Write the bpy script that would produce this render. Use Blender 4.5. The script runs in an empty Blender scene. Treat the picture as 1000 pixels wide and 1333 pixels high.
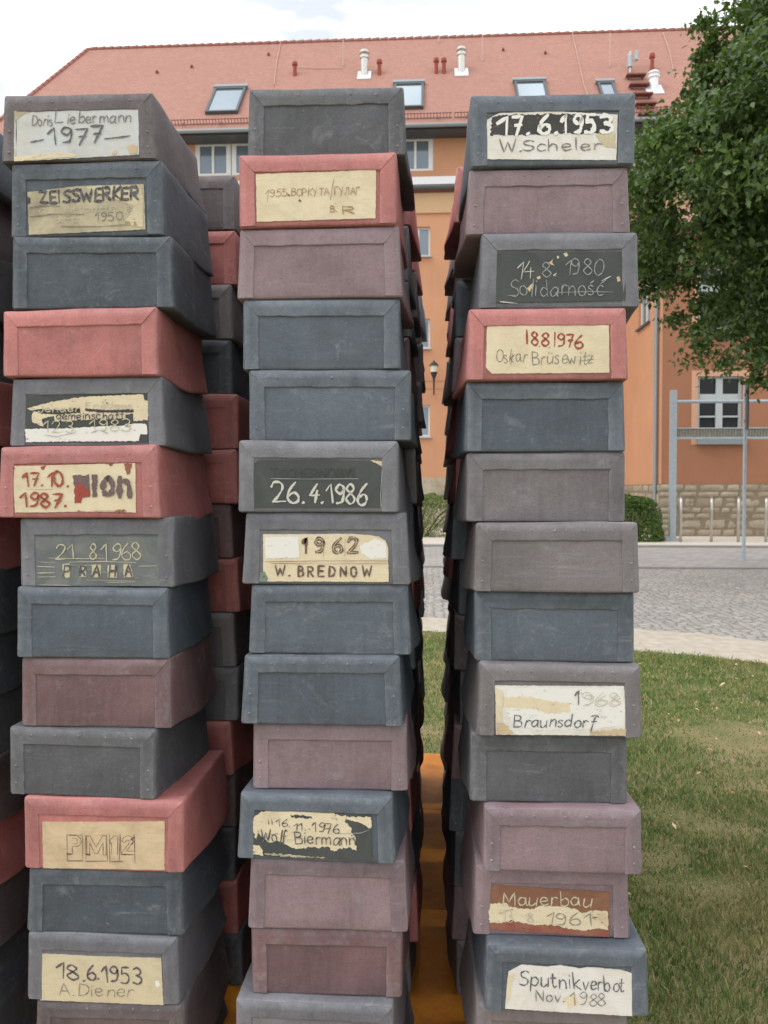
import bpy, bmesh, math, random
import numpy as np
from mathutils import Vector, Matrix, Euler, noise

# ------------------------------------------------------------------ camera, sky, sun, exposure
S = bpy.context.scene
COL = S.collection
EYE = 1.55
FPX = 1040.0                      # focal length in photo pixels (photo 1000 x 1333)
CAM_EUL = Euler((math.radians(90 - 1.46), 0, math.radians(3.3)), 'XYZ')
cam_d = bpy.data.cameras.new('camera')
cam_d.sensor_fit = 'VERTICAL'
cam_d.sensor_height = 36.0
cam_d.lens = FPX / 1333.0 * 36.0
cam_d.clip_start = 0.05
cam_d.clip_end = 2000
cam_d.dof.use_dof = True
cam_d.dof.focus_distance = 1.95
cam_d.dof.aperture_fstop = 9.0
cam = bpy.data.objects.new('camera', cam_d)
cam.location = (0, 0, EYE)
cam.rotation_euler = CAM_EUL
COL.objects.link(cam)
S.camera = cam

SUN_EL, SUN_AZ = math.radians(52), math.radians(250)   # azimuth clockwise from +Y: from the west-south-west
w = bpy.data.worlds.new('World'); S.world = w; w.use_nodes = True
nt = w.node_tree; nt.nodes.clear()
wo = nt.nodes.new('ShaderNodeOutputWorld'); bg = nt.nodes.new('ShaderNodeBackground')
sky = nt.nodes.new('ShaderNodeTexSky'); sky.sky_type = 'NISHITA'; sky.sun_disc = False
sky.sun_elevation = SUN_EL; sky.sun_rotation = SUN_AZ; sky.dust_density = 3.0
tc = nt.nodes.new('ShaderNodeTexCoord')
mp = nt.nodes.new('ShaderNodeMapping'); mp.inputs['Scale'].default_value = (1.6, 1.6, 4.5)
ns = nt.nodes.new('ShaderNodeTexNoise'); ns.inputs['Scale'].default_value = 2.2; ns.inputs['Detail'].default_value = 7
rp = nt.nodes.new('ShaderNodeValToRGB')
rp.color_ramp.elements[0].position = 0.36; rp.color_ramp.elements[0].color = (0.84, 0.84, 0.84, 1)
rp.color_ramp.elements[1].position = 0.56; rp.color_ramp.elements[1].color = (1, 1, 1, 1)
mx = nt.nodes.new('ShaderNodeMix'); mx.data_type = 'RGBA'
cr = nt.nodes.new('ShaderNodeValToRGB')                 # cloud cover, thinner and thicker
cr.color_ramp.elements[0].position = .38; cr.color_ramp.elements[0].color = (.50, .525, .56, 1)
cr.color_ramp.elements[1].position = .50; cr.color_ramp.elements[1].color = (1, 1, 1, 1)
n2 = nt.nodes.new('ShaderNodeTexNoise'); n2.inputs['Scale'].default_value = 3.1; n2.inputs['Detail'].default_value = 6
cm = nt.nodes.new('ShaderNodeVectorMath'); cm.operation = 'SCALE'; cm.inputs['Scale'].default_value = 10.0
nt.links.new(mp.outputs[0], n2.inputs['Vector']); nt.links.new(n2.outputs['Fac'], cr.inputs['Fac']); nt.links.new(cr.outputs['Color'], cm.inputs[0]); nt.links.new(cm.outputs[0], mx.inputs[7])
nt.links.new(tc.outputs['Generated'], mp.inputs['Vector']); nt.links.new(mp.outputs[0], ns.inputs['Vector'])
nt.links.new(ns.outputs['Fac'], rp.inputs['Fac']); nt.links.new(rp.outputs['Color'], mx.inputs[0])
nt.links.new(sky.outputs['Color'], mx.inputs[6]); nt.links.new(mx.outputs[2], bg.inputs['Color'])
bg.inputs['Strength'].default_value = 0.11
nt.links.new(bg.outputs[0], wo.inputs['Surface'])

sun_d = bpy.data.lights.new('sun', 'SUN'); sun_d.energy = 0.7; sun_d.angle = math.radians(25); sun_d.color = (1, .98, .95)
sun = bpy.data.objects.new('sun', sun_d); COL.objects.link(sun)
sd = Vector((math.sin(SUN_AZ) * math.cos(SUN_EL), math.cos(SUN_AZ) * math.cos(SUN_EL), math.sin(SUN_EL)))
sun.rotation_euler = sd.to_track_quat('Z', 'Y').to_euler(); sun.location = sd * 60

S.view_settings.view_transform = 'Standard'; S.view_settings.look = 'None'
S.view_settings.exposure = 0.82; S.view_settings.gamma = 1
S.render.engine = 'CYCLES'
S.cycles.use_denoising = True
S.cycles.max_bounces = 6; S.cycles.diffuse_bounces = 3; S.cycles.glossy_bounces = 3; S.cycles.transparent_max_bounces = 4

CM = CAM_EUL.to_matrix()
def at(px, py, Y):
    """point of the vertical plane y = Y seen at photo pixel px, py"""
    d = CM @ Vector(((px - 500) / FPX, -(py - 666.5) / FPX, -1))
    return Vector((0, 0, EYE)) + d * (Y / d.y)

# ------------------------------------------------------------------ helpers
def lin(r, g, b):
    f = lambda c: (c / 255 / 12.92) if c <= 10 else ((c / 255 + .055) / 1.055) ** 2.4
    return (f(r), f(g), f(b))

def tag(o, label=None, cat=None, group=None, kind=None):
    if label: o['label'] = label
    if cat: o['category'] = cat
    if group: o['group'] = group
    if kind: o['kind'] = kind
    return o

def empty(name, loc=(0, 0, 0), rz=0):
    o = bpy.data.objects.new(name, None); o.location = loc; o.rotation_euler = (0, 0, rz)
    o.empty_display_size = .1; COL.objects.link(o); return o

def link(name, me, mat=None, parent=None):
    o = bpy.data.objects.new(name, me); COL.objects.link(o)
    if mat:
        if not me.materials: me.materials.append(mat)
    if parent: o.parent = parent
    return o

class MB:
    """collects shapes, builds one mesh object"""
    def __init__(s): s.v = []; s.f = []
    def quad(s, a, b, c, d): n = len(s.v); s.v += [tuple(a), tuple(b), tuple(c), tuple(d)]; s.f.append((n, n+1, n+2, n+3)); return s
    def tri(s, a, b, c): n = len(s.v); s.v += [tuple(a), tuple(b), tuple(c)]; s.f.append((n, n+1, n+2)); return s
    def box(s, x0, x1, y0, y1, z0, z1):
        n = len(s.v)
        s.v += [(x, y, z) for z in (z0, z1) for y in (y0, y1) for x in (x0, x1)]
        s.f += [tuple(n+i for i in q) for q in ((0,2,3,1), (4,5,7,6), (0,1,5,4), (2,6,7,3), (0,4,6,2), (1,3,7,5))]
        return s
    def obox(s, c, ax, ay, az):
        """oriented box: centre and three half axes"""
        c, ax, ay, az = map(Vector, (c, ax, ay, az)); n = len(s.v)
        s.v += [tuple(c + ax*i + ay*j + az*k) for k in (-1, 1) for j in (-1, 1) for i in (-1, 1)]
        s.f += [tuple(n+i for i in q) for q in ((0,2,3,1), (4,5,7,6), (0,1,5,4), (2,6,7,3), (0,4,6,2), (1,3,7,5))]
        return s
    def tube(s, pts, r, n=8, cap=True):
        pts = [Vector(p) for p in pts]; R = r if isinstance(r, (list, tuple)) else [r]*len(pts)
        base = len(s.v); up0 = None
        for i, p in enumerate(pts):
            t = (pts[min(i+1, len(pts)-1)] - pts[max(i-1, 0)]).normalized()
            u = t.orthogonal().normalized() if up0 is None else (up0 - t*up0.dot(t)).normalized()
            up0 = u; vv = t.cross(u)
            for k in range(n):
                a = 2*math.pi*k/n; s.v.append(tuple(p + (u*math.cos(a) + vv*math.sin(a))*R[i]))
        for i in range(len(pts)-1):
            for k in range(n):
                a = base+i*n+k; b = base+i*n+(k+1) % n; s.f.append((a, b, b+n, a+n))
        if cap:
            s.f.append(tuple(base+k for k in reversed(range(n)))); e = base+(len(pts)-1)*n; s.f.append(tuple(e+k for k in range(n)))
        return s
    def lathe(s, x, y, prof, n=14):
        return s.tube([(x, y, z) for r, z in prof], [r for r, z in prof], n)
    def build(s, name, mat, parent=None, smooth=False, bevel=0):
        me = bpy.data.meshes.new(name); me.from_pydata(s.v, [], s.f)
        me.validate(); me.update()
        if smooth:
            for p in me.polygons: p.use_smooth = True
        o = link(name, me, mat, parent)
        if bevel:
            m = o.modifiers.new('b', 'BEVEL'); m.width = bevel; m.segments = 2; m.limit_method = 'ANGLE'
        return o

# ------------------------------------------------------------------ materials
class NT:
    def __init__(s, name):
        s.m = bpy.data.materials.new(name); s.m.use_nodes = True; s.t = s.m.node_tree
        s.b = s.t.nodes['Principled BSDF']
    def n(s, typ, **kw):
        x = s.t.nodes.new('ShaderNode' + typ)
        for k, v in kw.items():
            if hasattr(x, k): setattr(x, k, v)
            else: x.inputs[k].default_value = v
        return x
    def l(s, a, b): s.t.links.new(a, b)
    def coord(s, which='Object', scale=(1, 1, 1), rnd=True):
        c = s.n('TexCoord').outputs[which]
        if rnd:
            oi = s.n('ObjectInfo'); mu = s.n('Math', operation='MULTIPLY'); mu.inputs[1].default_value = 37.0
            s.l(oi.outputs['Random'], mu.inputs[0]); ad = s.n('VectorMath', operation='ADD')
            s.l(c, ad.inputs[0]); s.l(mu.outputs[0], ad.inputs[1]); c = ad.outputs[0]
        m = s.n('Mapping'); m.inputs['Scale'].default_value = scale; s.l(c, m.inputs['Vector']); return m.outputs[0]
    def noise(s, vec, scale, detail=4, rough=.55, dist=0):
        x = s.n('TexNoise'); x.inputs['Scale'].default_value = scale; x.inputs['Detail'].default_value = detail
        x.inputs['Roughness'].default_value = rough; x.inputs['Distortion'].default_value = dist
        s.l(vec, x.inputs['Vector']); return x.outputs['Fac']
    def ramp(s, fac, p0, p1, c0=(0, 0, 0), c1=(1, 1, 1)):
        r = s.n('ValToRGB'); e = r.color_ramp.elements
        e[0].position = p0; e[1].position = p1; e[0].color = (*c0, 1); e[1].color = (*c1, 1)
        s.l(fac, r.inputs['Fac']); return r.outputs['Color']
    def mix(s, fac, a, b, blend='MIX'):
        x = s.n('Mix', data_type='RGBA', blend_type=blend)
        for i, v in ((0, fac), (6, a), (7, b)):
            if isinstance(v, (int, float)): x.inputs[i].default_value = v
            elif isinstance(v, tuple): x.inputs[i].default_value = (*v[:3], 1)
            else: s.l(v, x.inputs[i])
        return x.outputs[2]
    def math(s, op, a, b=None):
        x = s.n('Math', operation=op)
        for i, v in ((0, a), (1, b)):
            if v is None: continue
            if isinstance(v, (int, float)): x.inputs[i].default_value = v
            else: s.l(v, x.inputs[i])
        return x.outputs[0]
    def bump(s, h, strength=.3, dist=.01, nrm=None):
        b = s.n('Bump'); b.inputs['Strength'].default_value = strength; b.inputs['Distance'].default_value = dist
        s.l(h, b.inputs['Height'])
        if nrm is not None: s.l(nrm, b.inputs['Normal'])
        s.l(b.outputs[0], s.b.inputs['Normal']); return b.outputs[0]
    def out(s, col, rough=.7, spec=.4, metal=0):
        if isinstance(col, tuple): s.b.inputs['Base Color'].default_value = (*col[:3], 1)
        else: s.l(col, s.b.inputs['Base Color'])
        if isinstance(rough, (int, float)): s.b.inputs['Roughness'].default_value = rough
        else: s.l(rough, s.b.inputs['Roughness'])
        s.b.inputs['Specular IOR Level'].default_value = spec; s.b.inputs['Metallic'].default_value = metal
        return s.m
def ds(c, k):
    y = .25*c[0] + .6*c[1] + .15*c[2]; return tuple(x + (y-x)*k for x in c)
def mul(c, k): return tuple(min(1, x*k) for x in c)

def box_mat(name, c, chalk=(.42, .43, .45), k=1.0):
    m = NT(name); v = m.coord()
    oi = m.n('ObjectInfo')
    a = m.ramp(m.noise(v, 4.2, 7, .66, .3), .36, .66, mul(c, .76), mul(c, 1.22))
    hue = m.ramp(oi.outputs['Random'], 0, 1, (.86, .87, .88), (1.14, 1.12, 1.1))
    a = m.mix(1.0, a, hue, 'MULTIPLY')
    sv = m.coord(scale=(1, 1, .10)); sh = m.coord(scale=(.08, .2, 1))
    st = m.ramp(m.noise(sv, 85, 4, .7), .42, .72)                 # vertical brush streaks and drips
    a = m.mix(m.math('MULTIPLY', st, .20), a, mul(c, 1.6))
    dr = m.ramp(m.noise(sv, 34, 4, .6), .58, .74); a = m.mix(m.math('MULTIPLY', dr, .30), a, mul(c, .55))
    hs = m.ramp(m.noise(sh, 70, 3, .6), .60, .72)                 # faint sideways rub marks
    a = m.mix(m.math('MULTIPLY', m.math('MULTIPLY', hs, m.ramp(m.noise(v, 6, 4), .45, .7)), .30), a, chalk)
    fine = m.noise(v, 210, 3, .75)
    a = m.mix(m.math('MULTIPLY', m.ramp(fine, .45, .8), .40), a, mul(c, .45))
    a = m.mix(m.math('MULTIPLY', m.ramp(m.noise(v, 95, 4, .8), .60, .72), .25), a, chalk)   # speckle
    sc = m.ramp(m.noise(v, 14, 9, .78, .6), .57, .70)             # chalky scuffs
    a = m.mix(m.math('MULTIPLY', sc, .30*k), a, chalk)
    ch = m.ramp(m.noise(v, 38, 6, .8), .665, .69)                 # small chips
    a = m.mix(m.math('MULTIPLY', ch, .32*k), a, mul(chalk, 1.25))
    ge = m.n('NewGeometry')
    ed = m.ramp(ge.outputs['Pointiness'], .512, .56)              # worn edges
    wn = m.ramp(m.noise(v, 26, 7, .75), .36, .62)
    a = m.mix(m.math('MULTIPLY', m.math('MULTIPLY', ed, wn), .46*k), a, chalk)
    h = m.math('ADD', m.math('MULTIPLY', m.noise(v, 45, 6, .7), 1.0), m.math('MULTIPLY', fine, .5))
    m.bump(h, .42, .005)
    ro = m.n('MapRange'); ro.inputs[3].default_value = .50; ro.inputs[4].default_value = .85
    m.l(m.noise(v, 12, 6, .7), ro.inputs[0])
    return m.out(a, ro.outputs[0], .42)

BOXC = {
    'slate blue': lin(79, 87, 96), 'grey': lin(100, 101, 107), 'charcoal': lin(81, 82, 86), 'dark slate': lin(70, 77, 85),
    'mauve': lin(121, 103, 108), 'brown': lin(108, 84, 86), 'red': lin(160, 102, 99), 'grey brown': lin(105, 100, 102),
    'dark brown': lin(88, 80, 82), 'dull red': lin(160, 98, 94)}
BM = {k: box_mat(k.replace(' ', '_') + '_painted_board', mul(c, 1.16), (.60, .38, .37) if 'red' in k else (.36, .37, .39)) for k, c in BOXC.items()}

def card_mat(name, c, stain, amt=.8, streak=.3):
    c, stain = ds(c, .22), ds(stain, .25)
    m = NT(name); v = m.coord()
    f = m.ramp(m.noise(v, 13, 6, .65, .8), .42, .68)
    a = m.mix(m.math('MULTIPLY', f, amt), c, stain)
    sv = m.coord(scale=(.15, 1, 1)); a = m.mix(m.math('MULTIPLY', m.ramp(m.noise(sv, 190, 3), .5, .8), streak), a, mul(stain, .8))
    a = m.mix(m.math('MULTIPLY', m.ramp(m.noise(v, 300, 2), .55, .8), .25), a, mul(stain, .6))
    sm = m.ramp(m.noise(m.coord(scale=(.6, 1, 1)), 17, 7, .7, .4), .52, .74); a = m.mix(m.math('MULTIPLY', sm, .32), a, mul(stain, .55))      # grimy smudges
    m.bump(m.noise(v, 90, 5, .7), .3, .002)
    return m.out(a, .75, .25)
def ink_mat(name, c, fade=.65):
    m = NT(name); v = m.coord()
    f = m.ramp(m.noise(v, 260, 5, .75), .38, .64)
    a = m.mix(m.math('MULTIPLY', f, fade), c, tuple(min(1, x*.5+.28) for x in c))
    return m.out(a, .8, .15)
def worn(mat):
    w_ = mat.copy(); w_.name = mat.name + '_flaking'; t = w_.node_tree; b = t.nodes['Principled BSDF']; L = t.links.new
    c = t.nodes.new('ShaderNodeTexCoord'); mp_ = t.nodes.new('ShaderNodeMapping'); mp_.inputs['Scale'].default_value = (.45, 1, 1); n_ = t.nodes.new('ShaderNodeTexNoise')
    n_.inputs['Scale'].default_value = 85; n_.inputs['Detail'].default_value = 9; n_.inputs['Roughness'].default_value = .75
    r_ = t.nodes.new('ShaderNodeValToRGB'); r_.color_ramp.elements[0].position = .59; r_.color_ramp.elements[1].position = .68
    tr = t.nodes.new('ShaderNodeBsdfTransparent'); mx_ = t.nodes.new('ShaderNodeMixShader')
    L(c.outputs['Object'], mp_.inputs[0]); L(mp_.outputs[0], n_.inputs['Vector']); L(n_.outputs['Fac'], r_.inputs['Fac']); L(r_.outputs['Color'], mx_.inputs[0])
    L(b.outputs[0], mx_.inputs[1]); L(tr.outputs[0], mx_.inputs[2]); L(mx_.outputs[0], t.nodes['Material Output'].inputs['Surface']); return w_
CARD = {
    'cream': card_mat('cream_card', lin(222, 205, 166), lin(206, 184, 140), .6),
    'tan': card_mat('tan_card', lin(210, 184, 140), lin(182, 152, 108), .7),
    'white': card_mat('white_card', lin(220, 218, 211), lin(204, 188, 158), .5),
    'bluewhite': card_mat('chalky_white_card', lin(196, 200, 202), lin(196, 188, 160), .5),
    'yellowed': card_mat('yellowed_card', lin(190, 177, 140), lin(150, 138, 110), .8),
    'pale': card_mat('pale_card', lin(205, 192, 152), lin(186, 168, 128), .5),
    'slate': card_mat('slate_card', lin(70, 75, 74), lin(88, 90, 88), .6),
    'lightslate': card_mat('scratched_slate_card', lin(100, 107, 109), lin(140, 141, 132), .55),
    'rust': card_mat('rust_brown_card', lin(146, 98, 68), lin(130, 82, 56), .7),
    'rustred': card_mat('rust_red_paint', lin(150, 76, 56), lin(170, 112, 80), .6),
    'blot': card_mat('dark_paint_blot', lin(66, 66, 64), lin(86, 84, 78), .6),
    'green': card_mat('green_blot', lin(110, 128, 116), lin(140, 150, 130), .6)}
INK = {
    'black': ink_mat('black_ink', lin(52, 48, 50)), 'pencil': ink_mat('pencil_line', lin(112, 106, 98), .5),
    'grey': ink_mat('grey_ink', lin(72, 74, 78)), 'redbrown': ink_mat('red_brown_ink', lin(150, 66, 48), .3),
    'brown': ink_mat('brown_ink', lin(160, 126, 94), .4), 'chalk': ink_mat('chalk_line', lin(196, 194, 182), .3),
    'creamline': ink_mat('cream_scratch', lin(194, 186, 154), .3), 'whitepaint': ink_mat('white_paint', lin(226, 224, 218), .1),
    'faint': ink_mat('faint_chalk', lin(146, 150, 148), .4), 'carve': ink_mat('carved_line', lin(58, 60, 60), .2),
    'ghost': ink_mat('ghost_pencil', lin(186, 176, 158), .4), 'warmgrey': ink_mat('warm_grey_paint', lin(104, 84, 82), .25),
    'violet': ink_mat('violet_ink', lin(82, 70, 82), .4), 'darkbrown': ink_mat('dark_brown_ink', lin(96, 70, 54), .4),
    'innercream': ink_mat('inner_cream', lin(208, 178, 126), .2), 'innerpale': ink_mat('inner_pale', lin(176, 164, 134), .2),
    'inkred': ink_mat('brick_red_paint', lin(150, 62, 52), .2), 'paperwhite': ink_mat('inner_white', lin(222, 220, 214), .1)}

WORN = {k: worn(m_) for k, m_ in list(CARD.items()) + list(INK.items()) if k in CARD or k in ('warmgrey', 'inkred', 'paperwhite')}

# ------------------------------------------------------------------ hand lettering: single-stroke glyphs (units: tenths of the cap height; ~ = smooth)
GL = {
 '0': '6;~3,10 0.6,8 0,5 0.6,2 3,0 5.4,2 6,5 5.4,8 3,10', '1': '4;0,6.4 3.4,10 3.2,0', '2': '6.4;~0.2,7.6 1.6,9.8 4.6,9.8 5.8,7.6 3.6,3.6 0,0|0,0 6.2,0.2',
 '3': '5.6;~0.2,9 2.6,10 5,8.4 4.4,6.2 2.2,5.3|~2.2,5.3 5,4.2 5.6,2 3.4,0 0,0.8', '4': '6.4;3.8,10 0,3.6 6.4,4|4.6,6.2 4.2,0',
 '5': '5.6;5.4,10 1.2,9.8 0.9,5.8|~0.9,5.8 3.6,6.4 5.6,3.8 4,0.4 0,0.4', '6': '5.8;~4.8,10 1.6,6.6 0,2.6 1.8,0.1 4.8,0.6 5.6,3.2 3.6,5 0.8,3.6',
 '7': '5.8;0,9.6 5.8,9.9 2.2,0|1.6,5 5,5.2', '8': '5.6;~3,5.4 0.6,7.6 2.8,10 5,7.8 3,5.4 0.1,2.6 2.8,0 5.6,2.4 3,5.4',
 '9': '5.6;~5.4,7.8 3.2,5.2 0.3,7.2 2.4,9.9 5,8.6 5.2,5 4,1.2 0.8,0.4', '.': '1.2;0.2,0.1 0.8,0.5', '/': '3;0,-3 3,12', '-': '4;0,4.6 4,5',
 'A': '6.4;0,0 3.2,10 6.4,0|1.3,3.6 5.2,3.6', 'B': '5.6;0.3,0 0.5,10|~0.5,10 4.4,9.4 4.6,6.4 0.6,5.4|~0.6,5.4 5.4,4.6 5.2,0.8 0.3,0',
 'C': '5.6;~5.4,8.6 3,10 0.4,7 0.2,3.4 2.8,0 5.6,1.4', 'D': '6;0.3,0 0.4,10|~0.4,10 4.6,8.6 6,5 4.4,1.2 0.3,0', 'E': '5;5,10 0.3,10 0.3,0 5,0|0.3,5.2 4.2,5.2',
 'G': '6;~5.6,8.6 3,10 0.4,7 0.4,3 3,0 5.8,1.6 5.8,4.6|5.8,4.6 3.4,4.6', 'Г': '4.6;0.2,0 0.2,10 4.6,10', 'H': '6;0.3,0 0.3,10|5.7,0 5.7,10|0.3,5 5.7,5', 'I': '1.6;0.8,0 0.8,10',
 'J': '4;~3.8,10 3.8,2 2,0 0,1.6', 'K': '5.6;0.3,0 0.3,10|5.2,10 0.4,4.6 5.6,0', 'L': '5;0.3,10 0.2,0 5,0.3', 'Л': '6;~0,0 1.6,2 2.6,10|2.6,10 5.6,10 5.6,0', 'M': '7.4;0.2,0 0.8,10 3.6,2.4 6.6,10 7.2,0',
 'N': '6;0.2,0 0.3,10 5.6,0 5.8,10', 'O': '6.4;~3.2,10 0.7,8.4 0,5 0.7,1.6 3.2,0 5.7,1.6 6.4,5 5.7,8.4 3.2,10', 'P': '5.2;0.3,0 0.3,10|~0.3,10 4.8,9.4 4.8,5.2 0.3,4.6',
 'R': '5.6;0.3,0 0.3,10|~0.3,10 4.8,9.4 4.8,5.6 0.3,5|1.8,5 5.6,0', 'S': '5.6;~5.2,9 3,10 0.6,8.4 1.2,6 4.2,4.6 5.4,2.2 3.4,0 0.2,0.8', 'T': '6;0,10 6,10|3,10 3,0',
 'U': '6;~0.2,10 0.4,2.6 3,0 5.6,2.6 5.8,10', 'У': '5.6;0,10 2.8,4|5.6,10 1.4,-2', 'V': '6;0,10 3,0 6,10', 'W': '8.6;0,10 2.2,0 4.3,7.6 6.4,0 8.6,10', 'Z': '5.8;0.2,10 5.6,10 0,0 5.8,0',
 'a': '5;~4.6,5 2.4,6.2 0.2,3.4 1.2,0.3 3.4,1 4.6,4.4|4.7,6 4.6,1 5.2,0', 'b': '4.8;0.4,10.5 0.3,0.2|~0.3,1 2.8,0 4.8,2.8 3.4,5.8 0.4,4.2', 'c': '4;~4,5.4 1.8,6.2 0.1,3 1.6,0.1 4.2,0.8',
 'd': '5;~4.6,4.6 2.4,6 0.2,3.2 1.6,0.2 4.4,2|4.8,11 4.6,0', 'e': '4.6;~0.4,3 4.2,3.8 3.4,6 1.2,5.8 0.1,2.8 1.8,0.1 4.6,1.2', 'f': '4.4;~4.4,9.6 3,10.6 2,8 1.6,3 1.2,-2.6|0.4,5.6 3.8,5.8',
 'g': '4.8;~4.4,4.8 2.4,6.1 0.2,3.4 1.8,0.5 4.2,2.4|~4.6,6 4.6,-1.6 2.6,-3.6 0.2,-2.4',
 'F': '5;5,10 0.3,10 0.3,0|0.3,5.2 4.2,5.2', 'Y': '5.6;0,10 2.8,5 2.8,0|5.6,10 2.8,5',
 'h': '4.6;0.4,10.5 0.2,0|~0.3,3.6 2.4,6 4,4.6 4.2,0', 'i': '1.4;0.8,6 0.6,0|0.9,8.4 1.1,8.9', 'k': '4.4;0.4,10.5 0.2,0|4.2,6 0.5,2.6 4.4,-0.4', 'l': '1.4;0.8,11 0.6,0', 'm': '7;0.4,6 0.2,0|~0.3,3.6 2,6 3.3,4.6 3.4,0|~3.5,3.6 5.4,6 6.6,4.6 6.8,0',
 'n': '4.6;0.4,6 0.2,0|~0.3,3.6 2.4,6 4.1,4.6 4.3,0', 'o': '4.6;~2.3,6.1 0.3,4.4 0.4,1.4 2.4,0 4.4,1.6 4.3,4.6 2.3,6.1', 'p': '4.8;0.3,6 0.4,-4|~0.3,4.6 2.6,6.2 4.8,3.6 3.2,0.2 0.4,1.4', 'r': '3.4;0.4,6 0.2,0|~0.3,3.6 1.8,6 3.6,5.4',
 's': '3.6;~3.4,5.4 1.6,6.1 0.4,4.6 2.8,2.8 3.2,1 1.6,0 0,0.7', 't': '3.6;~1.6,9 1.4,1.6 2.4,0 3.6,0.8|0,6 3.4,6.2', 'u': '4.8;~0.2,6 0.4,1.2 2,0 4.2,2|4.6,6 4.6,0.2', 'v': '4.4;0,6 2,0 4.4,6.2', 'w': '6.6;0,6 1.6,0.2 3.2,5 4.8,0.2 6.6,6',
 'z': '4.2;0.2,5.8 4,6 0,0.2 4.4,0.3', 'ś': '3.6;~3.4,5.4 1.6,6.1 0.4,4.6 2.8,2.8 3.2,1 1.6,0 0,0.7|1.8,7.4 3.8,9', 'ć': '4.2;~4,5.4 1.8,6.2 0.1,3 1.6,0.1 4.2,0.8|2.4,7.4 5.4,9.6',
 'ü': '4.8;~0.2,6 0.4,1.2 2,0 4.2,2|4.6,6 4.6,0.2|1,8 1.3,8.6|3.4,8 3.7,8.6', ' ': '3;'}
GLYPH = {}
for ch, d in GL.items():
    wd, ss = d.split(';'); st = []
    for s_ in ss.split('|'):
        if not s_: continue
        sm = s_[0] == '~'; pts = [tuple(map(float, q.split(','))) for q in s_.lstrip('~').split()]; st.append((sm, pts))
    GLYPH[ch] = (float(wd), st)
def smooth_line(p, sub=5):
    if len(p) < 3: return p
    q = [p[0]] + list(p) + [p[-1]]; out = []
    if p[0] == p[-1]: q[0] = p[-2]; q[-1] = p[1]
    for i in range(1, len(q)-2):
        for k in range(sub):
            t = k/sub; a, b, c, d = q[i-1], q[i], q[i+1], q[i+2]
            out.append(tuple(.5*((2*b[j]) + (-a[j]+c[j])*t + (2*a[j]-5*b[j]+4*c[j]-d[j])*t*t + (-a[j]+3*b[j]-3*c[j]+d[j])*t**3) for j in (0, 1)))
    out.append(p[-1]); return out
def dense(p, n=3):
    out = []
    for a, b in zip(p, p[1:]):
        for k in range(n): out.append((a[0]+(b[0]-a[0])*k/n, a[1]+(b[1]-a[1])*k/n))
    return out + [p[-1]]

class Strip:
    """painted strokes on one card: ribbons facing the front, each a hair above the last"""
    def __init__(s, rng): s.mb = MB(); s.ink = []; s.rng = rng; s.k = 0
    def stroke(s, pts, wid, ink, y):
        s.k += 1; yy = y - .00003*s.k; mb = s.mb; r = s.rng; n = len(pts); base = len(mb.v); w0 = wid*r.uniform(.9, 1.1)
        ext = []
        for i, p in enumerate(pts):
            a = pts[max(0, i-1)]; b = pts[min(n-1, i+1)]; tx, tz = b[0]-a[0], b[1]-a[1]; L = math.hypot(tx, tz) or 1; tx /= L; tz /= L
            ww = w0*.5*(.74+.45*math.sin(i*.8+s.k)*r.random()+.28*r.random()); ex = (-.35*wid if i == 0 else .35*wid if i == n-1 else 0)
            if i in (0, n-1): ww *= .7
            mb.v += [(p[0]+tx*ex - tz*ww, yy, p[1]+tz*ex + tx*ww), (p[0]+tx*ex + tz*ww, yy, p[1]+tz*ex - tx*ww)]
        for i in range(n-1): a = base+2*i; mb.f.append((a, a+1, a+3, a+2)); s.ink.append(ink)
    def text(s, txt, x0, x1, yb, cap, wid, ink, y, slope=0, slant=0, jit=.065):
        tot = 0; pos = []
        for ch in txt:
            wd = GLYPH[ch][0]; pos.append(tot); tot += wd + 1.6
        tot -= 1.6; sx = (x1-x0)/tot
        for ch, px in zip(txt, pos):
            jx, jz = s.rng.uniform(-1, 1)*jit*cap, s.rng.uniform(-1, 1)*jit*cap; k = s.rng.uniform(.95, 1.05); ro = s.rng.uniform(-2.2, 2.2)*jit
            for sm, pts in GLYPH[ch][1]:
                p = smooth_line(pts) if sm else dense(pts)
                P = []
                for (gx, gz) in p:
                    gx += s.rng.uniform(-.12, .12)*jit*12; gz += s.rng.uniform(-.12, .12)*jit*12
                    X = x0 + (px+gx)*sx + (slant+ro)*gz*cap/10 + jx
                    P.append((X, yb + gz*cap/10*k + jz + slope*(X-x0)))
                s.stroke(P, wid, ink, y)

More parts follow.
